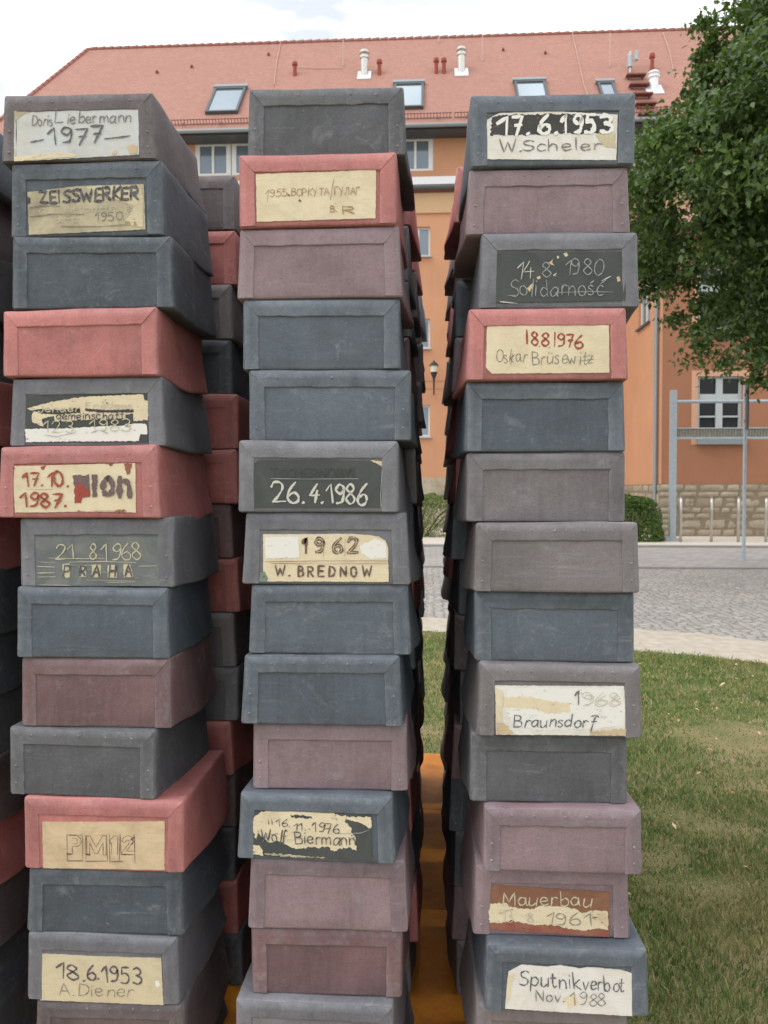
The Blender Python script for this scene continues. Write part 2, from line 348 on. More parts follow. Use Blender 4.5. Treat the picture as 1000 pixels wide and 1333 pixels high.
# ------------------------------------------------------------------ file boxes
def axis_line(half, r, n):
    inner = half - r
    return [-half, -half+r*.3, -inner] + [-inner + 2*inner*i/n for i in range(1, n)] + [inner, half-r*.3, half]
def taper(seed):
    r = random.Random(seed*3+1); return r.uniform(-.04, .018), r.uniform(-.012, .012)
def body_mesh(w, h, D, seed, flare=.10, sag=.014):
    """rounded, slightly sagging carton: side walls splay out towards their lower edge"""
    rng = random.Random(seed); r = .007
    X, Y, Z = axis_line(w/2, r, 14), axis_line(D/2, r, 12), axis_line(h/2, r, 7)
    bm = bmesh.new(); cache = {}
    off = Vector((rng.uniform(-50, 50), rng.uniform(-50, 50), rng.uniform(-50, 50)))
    fl, fr = flare*rng.uniform(.6, 1.3), flare*rng.uniform(.6, 1.3); sl, sr = sag*rng.uniform(.3, 1.4), sag*rng.uniform(.3, 1.4)
    tp, sk = taper(seed)
    def V(x, y, z):
        key = (round(x, 5), round(y, 5), round(z, 5))
        if key in cache: return cache[key]
        p = Vector((x, y, z)); c = Vector((max(-w/2+r, min(w/2-r, x)), max(-D/2+r, min(D/2-r, y)), max(-h/2+r, min(h/2-r, z))))
        d = p - c
        if d.length > 1e-9: p = c + d.normalized()*r
        t = min(1, max(0, p.z/h + .5)); v = min(1, max(0, p.y/D + .5)); u = p.x/(w/2); side = abs(u)**3
        sv = min(1, v*1.6); sv = sv*sv*(3-2*sv)
        f = fl if u < 0 else fr; sg = sl if u < 0 else sr
        q = p.copy()
        q.x *= 1 + tp*(p.z/h)
        q.x *= 1 + f*(1-t)**1.6*(.12+.88*sv) - .012*t*sv
        q.z -= sg*(1-t)*side*math.sin(math.pi*min(1, v*1.05))*(.2+.8*sv)
        q.z += .0035*(t-.5)*2*noise.noise(Vector((p.x*7, p.y*7, seed)))*(1 if t > .5 else .5)
        q.x += .0065*u*noise.noise(p*8+off)*sv
        q.z += sk*p.x*t
        nn = .0012*noise.noise(p*22+off)
        q.y += nn; q.z += (h/2)
        cache[key] = bm.verts.new(q); return cache[key]
    def face(A, B, fn, flip):
        for i in range(len(A)-1):
            for j in range(len(B)-1):
                q = [fn(A[i], B[j]), fn(A[i+1], B[j]), fn(A[i+1], B[j+1]), fn(A[i], B[j+1])]
                if len(set(q)) == 4:
                    try: f_ = bm.faces.new(q if not flip else q[::-1]); f_.smooth = True
                    except ValueError: pass
    face(X, Z, lambda a, b: V(a, -D/2, b), False); face(X, Z, lambda a, b: V(a, D/2, b), True)
    face(Y, Z, lambda a, b: V(-w/2, a, b), True); face(Y, Z, lambda a, b: V(w/2, a, b), False)
    face(X, Y, lambda a, b: V(a, b, -h/2), True); face(X, Y, lambda a, b: V(a, b, h/2), False)
    me = bpy.data.meshes.new('body'); bm.to_mesh(me); bm.free(); return me
def frame_mesh(w, h, D, seed, ws=.033, wt=.037):
    """folded cover strips round the front panel, mitred, with flat rivets; open along the bottom"""
    rng = random.Random(seed+7); bm = bmesh.new(); yf = -D/2; o = .003
    prof = [(0, .0015), (.06, -.0015), (.5, -.0021), (.93, -.0031), (.985, -.0026), (1, .001)]
    def grid(rows):
        vs = [[bm.verts.new(p) for p in row] for row in rows]
        for i in range(len(vs)-1):
            for j in range(len(vs[0])-1):
                f = bm.faces.new((vs[i][j], vs[i+1][j], vs[i+1][j+1], vs[i][j+1])); f.smooth = True
    dy = lambda a, b, k: .0011*noise.noise(Vector((a*16, b*16, seed*3.1+k)))
    N = 26; rows = []
    for i in range(N+1):
        t = i/N; row = []
        for s, y in prof:
            xo = w/2 - o - s*ws; x = -xo + 2*xo*t; z = h - o - s*wt
            wob = .0022*noise.noise(Vector((x*26, seed, 3))) * (s**3)
            row.append((x, yf + y + dy(x, z, 0) - .0014*s*max(0, noise.noise(Vector((x*18, seed, 9)))), z + wob))
        rows.append(row)
    grid(rows)
    for sgn in (-1, 1):
        rows = []
        for i in range(13):
            t = i/12; row = []
            for s, y in prof:
                zt = h - o - s*wt - .0006; z = .003 + (zt-.003)*t; x = w/2 - o - s*ws
                x += .0014*noise.noise(Vector((z*26, seed, 5+sgn)))*s**3
                row.append((sgn*x, yf + y*.9 + .0003 + dy(sgn*x, z, 1), z))
            rows.append(row if sgn > 0 else row)
        grid(rows)
    def rivet(x, z, yb):
        r = .0036; c = bm.verts.new((x, yf+yb-.0010, z)); R1 = []; R2 = []
        for k in range(8):
            a = k*math.pi/4; R1.append(bm.verts.new((x+.6*r*math.cos(a), yf+yb-.0008, z+.6*r*math.sin(a)))); R2.append(bm.verts.new((x+r*math.cos(a), yf+yb+.001, z+r*math.sin(a))))
        for k in range(8):
            j = (k+1) % 8; f = bm.faces.new((c, R1[k], R1[j])); f.smooth = True; f = bm.faces.new((R1[k], R2[k], R2[j], R1[j])); f.smooth = True
    if rng.random() < .48:
        for k in range(5): rivet((k-2)*w*.165 + rng.uniform(-.006, .006), h - wt*.48 + rng.uniform(-.002, .002), -.0022)
        for sgn in (-1, 1):
            for k in range(2): rivet(sgn*(w/2 - ws*.5), h*(.16+.27*k) + rng.uniform(-.004, .004), -.0020)
    tp, sk = taper(seed)
    for v in bm.verts: t = v.co.z/h; v.co.z += sk*v.co.x*t; v.co.x *= 1 + tp*(t-.5)
    bmesh.ops.recalc_face_normals(bm, faces=bm.faces[:])
    me = bpy.data.meshes.new('front_frame'); bm.to_mesh(me); bm.free(); return me
DEPTH = .365
GRP = 'file boxes piled in stacks'
def make_box(w, h, colour, seed, loc, rz, label, D=DEPTH):
    root = empty('file_box', loc, rz); tag(root, label, 'file box', GRP)
    link('body', body_mesh(w, h, D, seed), BM[colour], root)
    link('front_frame', frame_mesh(w, h, D, seed), BM[colour], root)
    return root

def poly_mesh(pts, y0, thick, rng, jag=.0012, step=.006):
    """torn-edged flat card or paint patch in the front plane"""
    out = []
    for i, a in enumerate(pts):
        b = pts[(i+1) % len(pts)]; L = math.hypot(b[0]-a[0], b[1]-a[1]); n = max(1, int(L/step))
        for k in range(n):
            t = k/n; j = jag if k else jag*.4
            out.append((a[0]+(b[0]-a[0])*t + rng.uniform(-j, j), a[1]+(b[1]-a[1])*t + rng.uniform(-j, j)))
    bm = bmesh.new(); vs = [bm.verts.new((x, y0, z)) for x, z in out]
    f = bm.faces.new(vs); f.normal_update()
    if f.normal.y > 0: f.normal_flip()
    if thick:
        r = bmesh.ops.extrude_face_region(bm, geom=[f]); nv = [e for e in r['geom'] if isinstance(e, bmesh.types.BMVert)]
        for v in nv: v.co.y -= thick
    bmesh.ops.triangulate(bm, faces=[f_ for f_ in bm.faces if len(f_.verts) > 4]); bmesh.ops.recalc_face_normals(bm, faces=bm.faces[:]) if thick else None
    me = bpy.data.meshes.new('card'); bm.to_mesh(me); bm.free(); return me

def put_card(root, rect, w, h, spec, seed, D=DEPTH):
    """spec coordinates: enlarged-photo pixels of that card, turned into metres on the box front"""
    ox, oy, k = spec['z']; x0, y0, x1, y1 = rect; rng = random.Random(seed)
    kx = w/(x1-x0); kz = h/(y1-y0); cx = (x0+x1)/2
    P = lambda q: ((ox+q[0]*k-cx)*kx, (y1-(oy+q[1]*k))*kz)
    yb = -D/2 - .0002
    card = link('label_card', poly_mesh([P(q) for q in spec['plate'][1]], yb+.001, .0026, rng, .0006), CARD[spec['plate'][0]], root)
    y = yb - .0018
    for i, (m, pts) in enumerate(spec.get('patch', [])):
        link('paint_patch', poly_mesh([P(q) for q in pts], y - .0002*(i+1), 0, rng, spec.get('jag', .0011), .004), WORN[m], card)
    y -= .0002*(len(spec.get('patch', []))+1)
    st = Strip(rng); s = k*kx
    for t in spec.get('text', []):
        txt, a, b, base, cap, wid, ink = t[:7]; opt = t[7] if len(t) > 7 else {}
        pa = P((a, base)); pb = P((b, base))
        st.text(txt, pa[0], pb[0], pa[1], cap*k*kz, wid*s, ink, y, **opt)
    for ln in spec.get('line', []):
        wid, ink, pts = ln; p = [P(q) for q in pts]; st.stroke(dense(p, 5), wid*s, ink, y)
    names = sorted(set(st.ink)); o = st.mb.build('lettering', None, card)
    for nm in names: o.data.materials.append(INK[nm])
    o.data.polygons.foreach_set('material_index', [names.index(i) for i in st.ink])

CARDS = {
 'L1': dict(z=(10,130,.18), plate=('bluewhite', [(50,72),(500,50),(945,48),(945,405),(45,435)]),
   patch=[('yellowed', [(50,72),(230,66),(120,95),(75,130),(52,150)]), ('cream', [(48,400),(380,375),(500,395),(480,412),(47,434)]), ('tan', [(860,345),(900,330),(935,345),(930,400),(880,402)]), ('tan', [(755,378),(780,372),(782,400),(756,402)])],
   text=[('Doris',175,330,180,72,7,'pencil'), ('L',345,405,165,100,7,'pencil'), ('iebermann',430,895,172,78,8,'pencil'), ('1977',305,680,318,118,15,'grey')],
   line=[(11,'grey',[(172,300),(262,284)]), (10,'grey',[(703,288),(800,280),(885,270)])]),
 'L2': dict(z=(30,235,.17), plate=('yellowed', [(42,72),(420,36),(935,32),(945,380),(50,402)]),
   patch=[('pale', [(480,45),(900,40),(930,130),(925,360),(780,345),(860,200)]), ('blot', [(40,100),(66,120),(62,158),(40,165)])],
   text=[('ZEISSWERKER',145,890,162,92,23,'black',dict(jit=.05,slope=.02)), ('16.46',215,430,310,62,6,'ghost'), ('1950.',565,790,306,62,7,'pencil'), ('ausgebildete',130,850,240,60,5,'ghost'), ('m s',800,880,345,40,7,'brown')],
   line=[(9,'pencil',[(60,195),(150,180),(300,190)]), (7,'pencil',[(60,265),(240,250),(480,255)]), (6,'pencil',[(300,345),(600,352),(800,342)])]),
 'L5': dict(z=(25,505,.175), plate=('slate', [(45,55),(950,42),(952,400),(45,402)]),
   patch=[('cream', [(60,145),(250,98),(480,62),(920,46),(930,88),(955,95),(955,240),(850,245),(845,190),(790,195),(785,225),(640,232),(450,236),(270,245),(260,205),(210,215),(170,230),(180,282),(100,250),(95,200),(110,170)]),
          ('blot', [(92,160),(150,152),(300,160),(455,140),(460,180),(380,188),(270,192),(160,185)]), ('blot', [(490,150),(620,160),(850,158),(850,180),(700,182),(580,178),(495,170)]),
          ('paperwhite', [(45,302),(300,298),(500,290),(680,280),(760,280),(860,262),(935,266),(950,290),(950,345),(900,342),(888,395),(500,395),(50,400)])],
   text=[('gemeinschaft',275,785,232,58,9,'black'), ('Jenaer',150,450,176,50,8,'creamline'), ('Friedens',500,840,150,46,5,'ghost'), ('12.3.',190,430,325,85,7,'creamline'), ('1983',530,830,322,88,8,'creamline')],
   line=[(5,'faint',[(190,345),(280,360),(420,330)]), (5,'faint',[(540,330),(600,310),(660,335)])]),
 'L6': dict(z=(10,595,.18), plate=('cream', [(48,66),(940,44),(942,400),(700,392),(60,402)]), jag=.002,
   patch=[('rustred', [(252,66),(296,64),(282,94),(262,92)]), ('rustred', [(862,48),(916,46),(906,108),(882,130),(866,92)]), ('rustred', [(720,50),(785,48),(770,66)]), ('rustred', [(48,70),(64,72),(56,130),(48,130)]),
          ('warmgrey', [(488,132),(612,128),(612,285),(556,290),(548,330),(500,334),(506,230),(492,180)]), ('inkred', [(500,210),(540,180),(570,215),(610,240),(612,286),(556,290),(548,330),(500,334)]),
          ('warmgrey', [(624,126),(668,126),(662,290),(632,294)]), ('rustred', [(520,380),(570,388),(525,396)]), ('rustred', [(790,388),(860,375),(880,392),(800,400)])],
   text=[('17.',130,275,205,95,17,'redbrown'), ('10.',305,455,215,105,17,'redbrown'), ('1987.',110,440,362,100,17,'redbrown')],
   line=[(38,'warmgrey',[(745,150),(715,180),(708,225),(722,265),(750,272),(775,250),(780,205),(768,165),(745,150)]), (40,'warmgrey',[(832,150),(828,210),(830,285)]), (38,'warmgrey',[(838,172),(880,175),(898,210),(902,285)]), (3,'brown',[(150,235),(360,232)]), (3,'brown',[(620,385),(880,388)])]),
 'L7': dict(z=(40,695,.175), plate=('lightslate', [(35,28),(950,22),(950,388),(40,390)]),
   patch=[('pale', [(236,228),(292,222),(290,325),(262,330),(240,300)]), ('pale', [(360,240),(412,238),(412,325),(362,325)]), ('pale', [(456,230),(522,228),(524,325),(456,326)]), ('pale', [(572,235),(640,232),(640,328),(572,326)]), ('pale', [(690,228),(740,226),(762,322),(690,326)])],
   text=[('21.',190,358,188,110,9,'creamline'), ('8',440,490,188,115,10,'creamline'), ('1968',530,830,195,125,9,'creamline'), ('P',244,284,318,80,16,'black'), ('R',366,406,318,76,16,'black'), ('A',466,516,318,86,17,'black'), ('H',584,632,322,82,17,'black'), ('A',702,750,318,82,17,'black')],
   line=[(4,'creamline',[(140,182),(350,186),(560,184)]), (5,'creamline',[(290,212),(560,206),(780,214)]), (3,'creamline',[(60,210),(120,215),(180,213)]), (5,'creamline',[(50,245),(180,250)]), (6,'creamline',[(55,295),(180,292)]), (4,'creamline',[(60,325),(190,322)]), (3,'creamline',[(300,232),(460,236)]),
         (3,'creamline',[(420,345),(780,352)]), (4,'creamline',[(60,384),(300,386)]), (4,'creamline',[(800,240),(940,236)]), (3,'creamline',[(560,362),(770,360)]), (3,'faint',[(800,300),(940,330)]), (3,'faint',[(780,330),(930,300)]), (3,'faint',[(530,240),(560,300)]), (3,'faint',[(525,290),(575,288)]), (3,'faint',[(420,270),(456,268)])]),
 'L11': dict(z=(50,1055,.175), plate=('tan', [(36,78),(500,66),(950,50),(945,405),(40,420)]),
   line=[(4,'darkbrown',[(236,170),(300,172),(325,190),(330,215),(318,240),(295,252),(262,252),(262,310),(236,310)]), (3,'darkbrown',[(262,190),(295,194),(302,213),(290,232),(262,233)]), (4,'darkbrown',[(370,310),(370,170),(395,170),(441,252),(490,166),(515,166),(515,308),(492,308),(492,215),(450,300),(430,300),(392,220),(392,310)]), (4,'darkbrown',[(556,305),(556,215),(543,225),(543,200),(575,165),(600,165),(600,305)]), (4,'darkbrown',[(632,202),(645,174),(680,160),(712,172),(718,205),(690,242),(664,274),(720,272)]), (4,'darkbrown',[(630,302),(632,285),(680,225),(690,205),(680,190),(662,200),(654,212),(632,202)]), (9,'darkbrown',[(634,300),(720,298)]), (9,'darkbrown',[(706,180),(718,205),(700,226)]), (5,'darkbrown',[(222,165),(224,360)]), (8,'darkbrown',[(224,360),(340,356)]), (4,'darkbrown',[(340,356),(338,166)]), (4,'darkbrown',[(222,165),(338,166)]), (4,'darkbrown',[(362,165),(364,358)]), (7,'darkbrown',[(364,358),(524,352)]), (4,'darkbrown',[(524,352),(520,158)]),
         (4,'darkbrown',[(540,155),(542,356)]), (7,'darkbrown',[(542,356),(640,350)]), (4,'darkbrown',[(612,155),(614,350)]), (4,'darkbrown',[(622,152),(624,300)]), (5,'darkbrown',[(726,150),(728,358)]), (16,'darkbrown',[(226,308),(250,308)]), (16,'darkbrown',[(366,306),(390,308)]), (14,'darkbrown',[(700,190),(722,170)])]),
 'L13': dict(z=(45,1235,.175), plate=('pale', [(30,40),(500,46),(945,44),(960,388),(45,386)]),
   patch=[('paperwhite', [(900,215),(925,205),(940,235),(920,260),(902,245)])],
   text=[('18.',165,385,215,112,15,'violet',dict(slope=-.05)), ('6.',395,490,218,108,15,'violet'), ('1953',515,795,228,118,15,'violet',dict(slope=-.03)), ('A.Diener',190,740,338,88,6,'pencil')]),
 'M2': dict(z=(325,218,.175), plate=('cream', [(56,52),(500,48),(950,34),(945,400),(60,406)]),
   patch=[('rustred', [(480,40),(700,36),(860,36),(700,46),(500,50)])],
   text=[('1',125,150,255,95,5,'brown'), ('955.',160,310,222,54,6,'brown'), ('ВОРКУТА'.replace('В','B').replace('О','O').replace('Р','P').replace('К','K').replace('У','У').replace('Т','T').replace('А','A'),322,605,220,52,6,'brown'), ('ГУЛАГ'.replace('А','A'),645,830,220,56,6,'brown'), ('B.',612,660,345,45,7,'brown'), ('R',700,785,360,52,10,'brown')],
   line=[(4,'black',[(638,105),(625,180),(612,255)]), (5,'brown',[(645,170),(640,225)]), (14,'darkbrown',[(380,256),(392,262)]), (10,'darkbrown',[(296,212),(306,216)]), (8,'brown',[(650,285),(656,290)])]),
 'M6': dict(z=(325,590,.185), plate=('slate', [(36,200),(45,70),(70,48),(500,46),(880,56),(950,92),(945,380),(30,382)]),
   patch=[('cream', [(862,54),(950,58),(948,96),(900,70)])],
   text=[('TSCHERNOBYL',165,780,172,62,11,'carve',dict(jit=.01)), ('26.',178,410,348,138,18,'chalk'), ('4.',436,530,350,130,18,'chalk'), ('1',556,600,352,130,14,'chalk'), ('986',612,838,356,140,18,'chalk')],
   line=[(5,'faint',[(160,178),(400,182),(780,180)]), (6,'faint',[(945,120),(935,300),(938,380)])]),
 'M7': dict(z=(335,690,.18), plate=('cream', [(45,32),(700,26),(820,36),(880,44),(930,75),(948,130),(952,370),(60,372),(46,300)]),
   patch=[('paperwhite', [(745,110),(860,60),(930,90),(940,200),(820,205),(760,170)]), ('paperwhite', [(60,50),(300,45),(310,200),(60,205)]), ('green', [(20,310),(55,300),(80,345),(70,372),(15,372)])],
   text=[(c, a, b, 160, 105, 26, 'darkbrown', dict(jit=0)) for c, a, b in (('1',336,362),('9',424,482),('6',554,618),('2',662,728))] + [(c, a, b, 160, 105, 7, 'innerpale', dict(jit=0)) for c, a, b in (('9',424,482),('6',554,618),('2',662,728))] +
        [(c, a, b, 332, 72, 15, 'darkbrown', dict(jit=.02)) for c, a, b in (('W',134,202),('.',228,244),('B',300,336),('R',370,408),('E',444,488),('D',524,566),('N',604,648),('O',684,722),('W',764,828))],
   line=[(5,'brown',[(60,228),(500,220),(950,218)]), (4,'brown',[(100,240),(500,242),(945,236)]), (3,'brown',[(480,60),(484,200)]), (3,'brown',[(640,60),(638,190)])]),
 'M11': dict(z=(320,1043,.18), plate=('slate', [(66,62),(925,62),(930,388),(70,385)]), jag=.0022,
   patch=[('cream', [(65,140),(85,95),(130,62),(250,42),(400,44),(520,42),(640,55),(720,78),(745,70),(735,110),(770,150),(790,200),(812,230),(822,322),(780,300),(700,308),(660,332),(600,296),(540,312),(480,305),(420,318),(380,325),(300,290),(250,268),(200,285),(150,258),(100,222),(92,268),(72,220)]),
          ('cream', [(745,78),(925,76),(920,158),(860,122),(748,102)]), ('cream', [(66,310),(112,306),(140,340),(142,380),(70,376)]), ('blot', [(340,80),(480,84),(500,100),(350,98)]), ('yellowed', [(150,358),(420,368),(600,378),(420,382),(150,372)])],
   text=[('16.',240,340,165,52,7,'black'), ('11.',362,455,188,50,7,'black'), ('1976',500,700,198,68,8,'black'), ('Wolf',130,318,280,86,10,'black'), ('Biermann',370,815,282,84,9,'black')],
   line=[(6,'black',[(104,200),(112,262)]), (5,'faint',[(700,200),(850,190),(910,165)]), (5,'black',[(180,120),(184,150)]), (5,'black',[(205,115),(210,150)])]),
 'R1': dict(z=(625,140,.185), plate=('white', [(45,78),(130,32),(500,26),(962,62),(955,380),(35,356)]), jag=.002,
   patch=[('blot', [(80,62),(130,46),(600,50),(930,78),(922,150),(900,200),(820,190),(700,192),(560,186),(400,194),(220,190),(66,190)]), ('pale', [(800,200),(950,190),(950,300),(880,290)])],
   text=[(c, a, b, 186, 125, 29, 'whitepaint', dict(jit=.02)) for c, a, b in (('1',118,196),('7',228,292),('.',324,342),('6',412,490),('.',526,545),('1',572,606),('9',654,712),('5',738,798),('3',846,924))] + [('W.',140,290,312,88,9,'grey'), ('Scheler',292,850,306,74,9,'pencil')]),
 'R3': dict(z=(635,322,.185), plate=('slate', [(35,36),(965,40),(965,385),(40,390)]),
   patch=[('pale', [(526,50),(550,44),(560,64),(540,74)]), ('tan', [(420,112),(458,80),(446,110),(468,136),(440,130)]), ('tan', [(270,290),(312,255),(318,275),(290,318)]), ('tan', [(898,220),(920,215),(928,245),(906,252)]), ('pale', [(336,212),(360,206),(366,222),(345,232)]), ('pale', [(478,70),(492,66),(494,82),(482,86)])],
   text=[('14',185,325,228,125,7,'chalk'), ('8.',385,475,212,100,7,'faint'), ('1980',530,805,206,108,7,'faint'), ('Solidarność',145,805,346,112,7,'faint')],
   line=[(5,'faint',[(470,325),(700,320),(875,325)]), (5,'faint',[(135,340),(190,342)]), (8,'chalk',[(798,245),(856,215)]), (8,'chalk',[(455,206),(475,190)]), (7,'chalk',[(80,384),(200,398)])]),
 'R4': dict(z=(622,412,.18), plate=('cream', [(70,52),(500,58),(945,76),(950,416),(100,416),(56,370),(62,110)]),
   text=[(c, a, b, y, 92, 15, 'redbrown', dict(jit=.02)) for c, a, b, y in (('I',345,368,200),('8',388,436,215),('8',458,512,222),('I',544,566,222),('9',578,630,226),('7',642,690,228),('6',702,760,240))] + [('.',440,450,222,60,8,'redbrown'), ('.',512,522,232,60,8,'redbrown'), ('Oskar',128,345,335,92,6,'pencil'), ('Brüsewitz',395,838,352,95,6,'pencil')],
   line=[(5,'pencil',[(740,330),(838,318)]), (5,'pencil',[(250,270),(236,355)])]),
 'R9': dict(z=(635,882,.19), plate=('white', [(45,46),(500,44),(930,40),(950,375),(55,380)]), jag=.002,
   patch=[('paperwhite', [(130,60),(900,52),(935,180),(930,310),(700,330),(300,350),(170,300),(120,220)]), ('cream', [(105,120),(300,120),(430,150),(560,160),(560,220),(420,230),(300,200),(105,190)]), ('tan', [(700,355),(860,330),(946,325),(947,371),(700,374)]), ('tan', [(54,300),(110,300),(180,374),(58,377)]), ('cream', [(50,60),(100,90),(90,290),(54,290)])],
   text=[('1',590,618,165,90,12,'pencil'), ('968',640,895,178,96,4,'ghost',dict(jit=0)), ('968',655,910,168,66,4,'ghost',dict(jit=0)), ('Braunsdorf',178,735,322,78,9,'grey',dict(slant=.12))],
   line=[(8,'grey',[(708,245),(740,236)])]),
 'R12': dict(z=(628,1148,.202), plate=('rust', [(42,36),(815,66),(815,356),(45,326)]), jag=.0018,
   patch=[('rustred', [(46,288),(200,265),(450,295),(600,316),(810,312),(813,354),(47,324)]), ('cream', [(40,158),(150,150),(170,175),(250,185),(330,186),(360,165),(500,165),(600,180),(640,205),(700,185),(800,190),(810,310),(730,302),(640,320),(560,310),(480,290),(300,286),(180,262),(120,282),(40,280)]), ('tan', [(730,205),(790,195),(808,250),(800,296),(750,250)])],
   text=[('Mauerbau',122,695,160,86,9,'creamline'), ('13.',120,215,275,80,6,'ghost'), ('8.',290,350,272,60,6,'ghost'), ('1961',410,705,282,80,6,'pencil')]),
 'R13': dict(z=(628,1148,.202), plate=('white', [(165,536),(250,486),(420,495),(500,480),(620,500),(680,490),(880,500),(966,522),(965,790),(145,770),(155,620)]),
   patch=[('cream', [(520,690),(600,660),(620,720),(560,760)]), ('cream', [(160,560),(200,540),(170,700),(150,740)])],
   text=[('Sputnik',232,632,618,92,10,'grey',dict(slope=-.02)), ('verbot',650,912,635,88,9,'grey',dict(slope=.0)), ('Nov.',345,525,714,66,7,'grey'), ('1988',568,795,728,80,6,'pencil')]),
}

T = {'L': 'the stack topped by the 1977 box', 'M': 'the stack topped by a plain charcoal box', 'R': 'the stack topped by the 17.6.1953 box'}
# stack, photo rectangle of the front (x0, x1), colour, set back, turn (degrees), label
ROWY = {'L': [121,209,307,402,490,581,674,765,857,948,1037,1130,1215,1303,1392,1480], 'M': [111,202,296,388,481,574,667,761,852,943,1031,1117,1210,1298,1389,1480], 'R': [122,216,303,402,496,588,680,770,862,957,1047,1130,1222,1308,1394,1480]}
FRONT = {
 'L': [(3,200,'dark brown',0,.5,'dark brown file box with worn white card reading 1977, topmost of its stack'),
       (15,213,'dark slate',.005,-.5,'dark slate file box with yellowed card in bold printed capitals, under the 1977 box'),
       (15,222,'dark slate',0,1,'plain dark slate file box with wavy top flap, between yellowed-card box and red box'),
       (4,206,'red',-.005,-.5,'plain faded red file box with no card, above the grey box with half-white torn card'),
       (14,212,'grey',.01,.5,'grey file box with torn cream card painted white along its lower edge'),
       (0,208,'red',-.01,-1,'red file box with cream card dated 17.10.1987 and blotchy grey painted letters'),
       (26,225,'grey',.01,.5,'grey file box with scratched slate card dated 21.8.1968 above PRAHA'),
       (21,217,'slate blue',0,1,'plain slate blue file box directly under the box reading PRAHA'),
       (28,222,'brown',.005,0,'plain brown file box two below the box reading PRAHA'),
       (14,207,'charcoal',-.005,-2,'plain charcoal file box resting on the red PM12 box'),
       (32,240,'red',-.012,-.5,'red file box with tan card stencilled PM12'),
       (36,236,'dark slate',0,.5,'plain dark slate file box directly under the red PM12 box'),
       (36,232,'grey',-.004,0,'grey file box with pale card dated 18.6.1953 in violet figures'),
       (46,240,'dark brown',0,.5,'dark brown file box half cut off below the box dated 18.6.1953'),
       (40,236,'dark slate',0,0,'dark slate file box lowest in the stack topped by the 1977 box')],
 'M': [(322,525,'charcoal',.01,.8,'plain charcoal file box, topmost of the middle stack, above the red box'),
       (312,517,'red',-.01,-.6,'red file box with large cream card and thin brown Cyrillic writing'),
       (311,522,'mauve',0,-.4,'plain mauve file box directly under the red box with Cyrillic writing'),
       (316,520,'slate blue',.005,.3,'plain slate blue file box just under a mauve one, two below the Cyrillic card'),
       (323,533,'slate blue',.004,1,'plain slate blue file box directly above the box dated 26.4.1986'),
       (312,520,'grey',-.014,-1,'grey file box with dark slate card dated 26.4.1986 in chalk figures'),
       (318,531,'grey',-.004,0,'grey file box with bright cream card stamped 1962'),
       (325,532,'slate blue',0,.4,'plain slate blue file box directly under the box stamped 1962'),
       (317,523,'slate blue',-.01,-.6,'plain slate blue file box two below the 1962 box, above a mauve one'),
       (329,529,'mauve',.012,.4,'plain mauve file box directly above the box dated 16.11.1976'),
       (313,515,'slate blue',-.018,-1.4,'slate blue file box with blotched cream card dated 16.11.1976'),
       (324,528,'mauve',-.004,.5,'plain mauve file box directly under the box dated 16.11.1976'),
       (327,523,'brown',.006,.3,'plain brown-mauve file box two below the box dated 16.11.1976'),
       (308,513,'grey',-.02,-.5,'dark grey file box half cut off, three below the box dated 16.11.1976'),
       (320,526,'slate blue',0,0,'slate blue file box lowest in the middle stack')],
 'R': [(612,826,'slate blue',0,.6,'slate blue topmost file box with half black, half white card dated 17.6.1953'),
       (608,818,'mauve',.012,.6,'plain mauve file box directly under the slate box dated 17.6.1953'),
       (624,830,'grey',-.004,.8,'grey file box with dark slate card dated 14.8.1980 in thin chalk'),
       (608,816,'red',-.012,.4,'red file box with cream card dated 18.8.1976 in red-brown figures'),
       (605,812,'slate blue',.006,.8,'plain slate blue file box with rivets directly under the red box dated 18.8.1976'),
       (607,813,'grey brown',.012,.6,'plain grey-brown file box two below the red box dated 18.8.1976'),
       (618,831,'grey brown',-.018,.5,'pale grey-brown file box with whitish worn edges, three below the 18.8.1976 box'),
       (618,825,'slate blue',.004,.4,'plain slate blue file box directly above the box dated 1968'),
       (622,834,'grey brown',-.016,.5,'grey-brown file box with white card dated 1968'),
       (612,816,'charcoal',.008,.4,'plain charcoal file box directly under the box dated 1968'),
       (630,835,'mauve',-.024,.3,'plain mauve file box sticking out above the rust-brown card box'),
       (617,818,'mauve',.008,.6,'mauve file box with rust-brown card smeared cream, dated 1961'),
       (632,843,'slate blue',-.03,.4,'slate blue file box with large white torn card dated Nov. 1988'),
       (618,817,'grey brown',.0,.5,'grey-brown file box half cut off below the white Nov. 1988 card'),
       (620,822,'slate blue',0,0,'slate blue file box lowest in the stack topped by the 17.6.1953 box')]}
Y0 = 1.80; BASE_Z = .10
seed = 100; protos = []
for c in 'LMR':
    cxp = sum(b[0]+b[1] for b in FRONT[c])/2/len(FRONT[c])
    zs = [at(cxp, y, Y0).z for y in ROWY[c]]; shift = BASE_Z - zs[-1]
    for i, (x0, x1, col, dy, rot, lab) in enumerate(FRONT[c]):
        seed += 1; y1, y0 = ROWY[c][i+1], ROWY[c][i]
        a, b = at(x0, (y0+y1)/2, Y0+dy), at(x1, (y0+y1)/2, Y0+dy)
        z0, z1 = zs[i+1], zs[i]
        if i == 14: z0 = BASE_Z
        wd = b.x - a.x; h = z1 - z0
        root = make_box(wd, h, col, seed, ((a.x+b.x)/2, Y0+dy+DEPTH/2, z0), math.radians(rot), lab)
        key = f'{c}{i+1}'
        if key in CARDS: put_card(root, (x0, y0, x1, y1), wd, h, CARDS[key], seed)

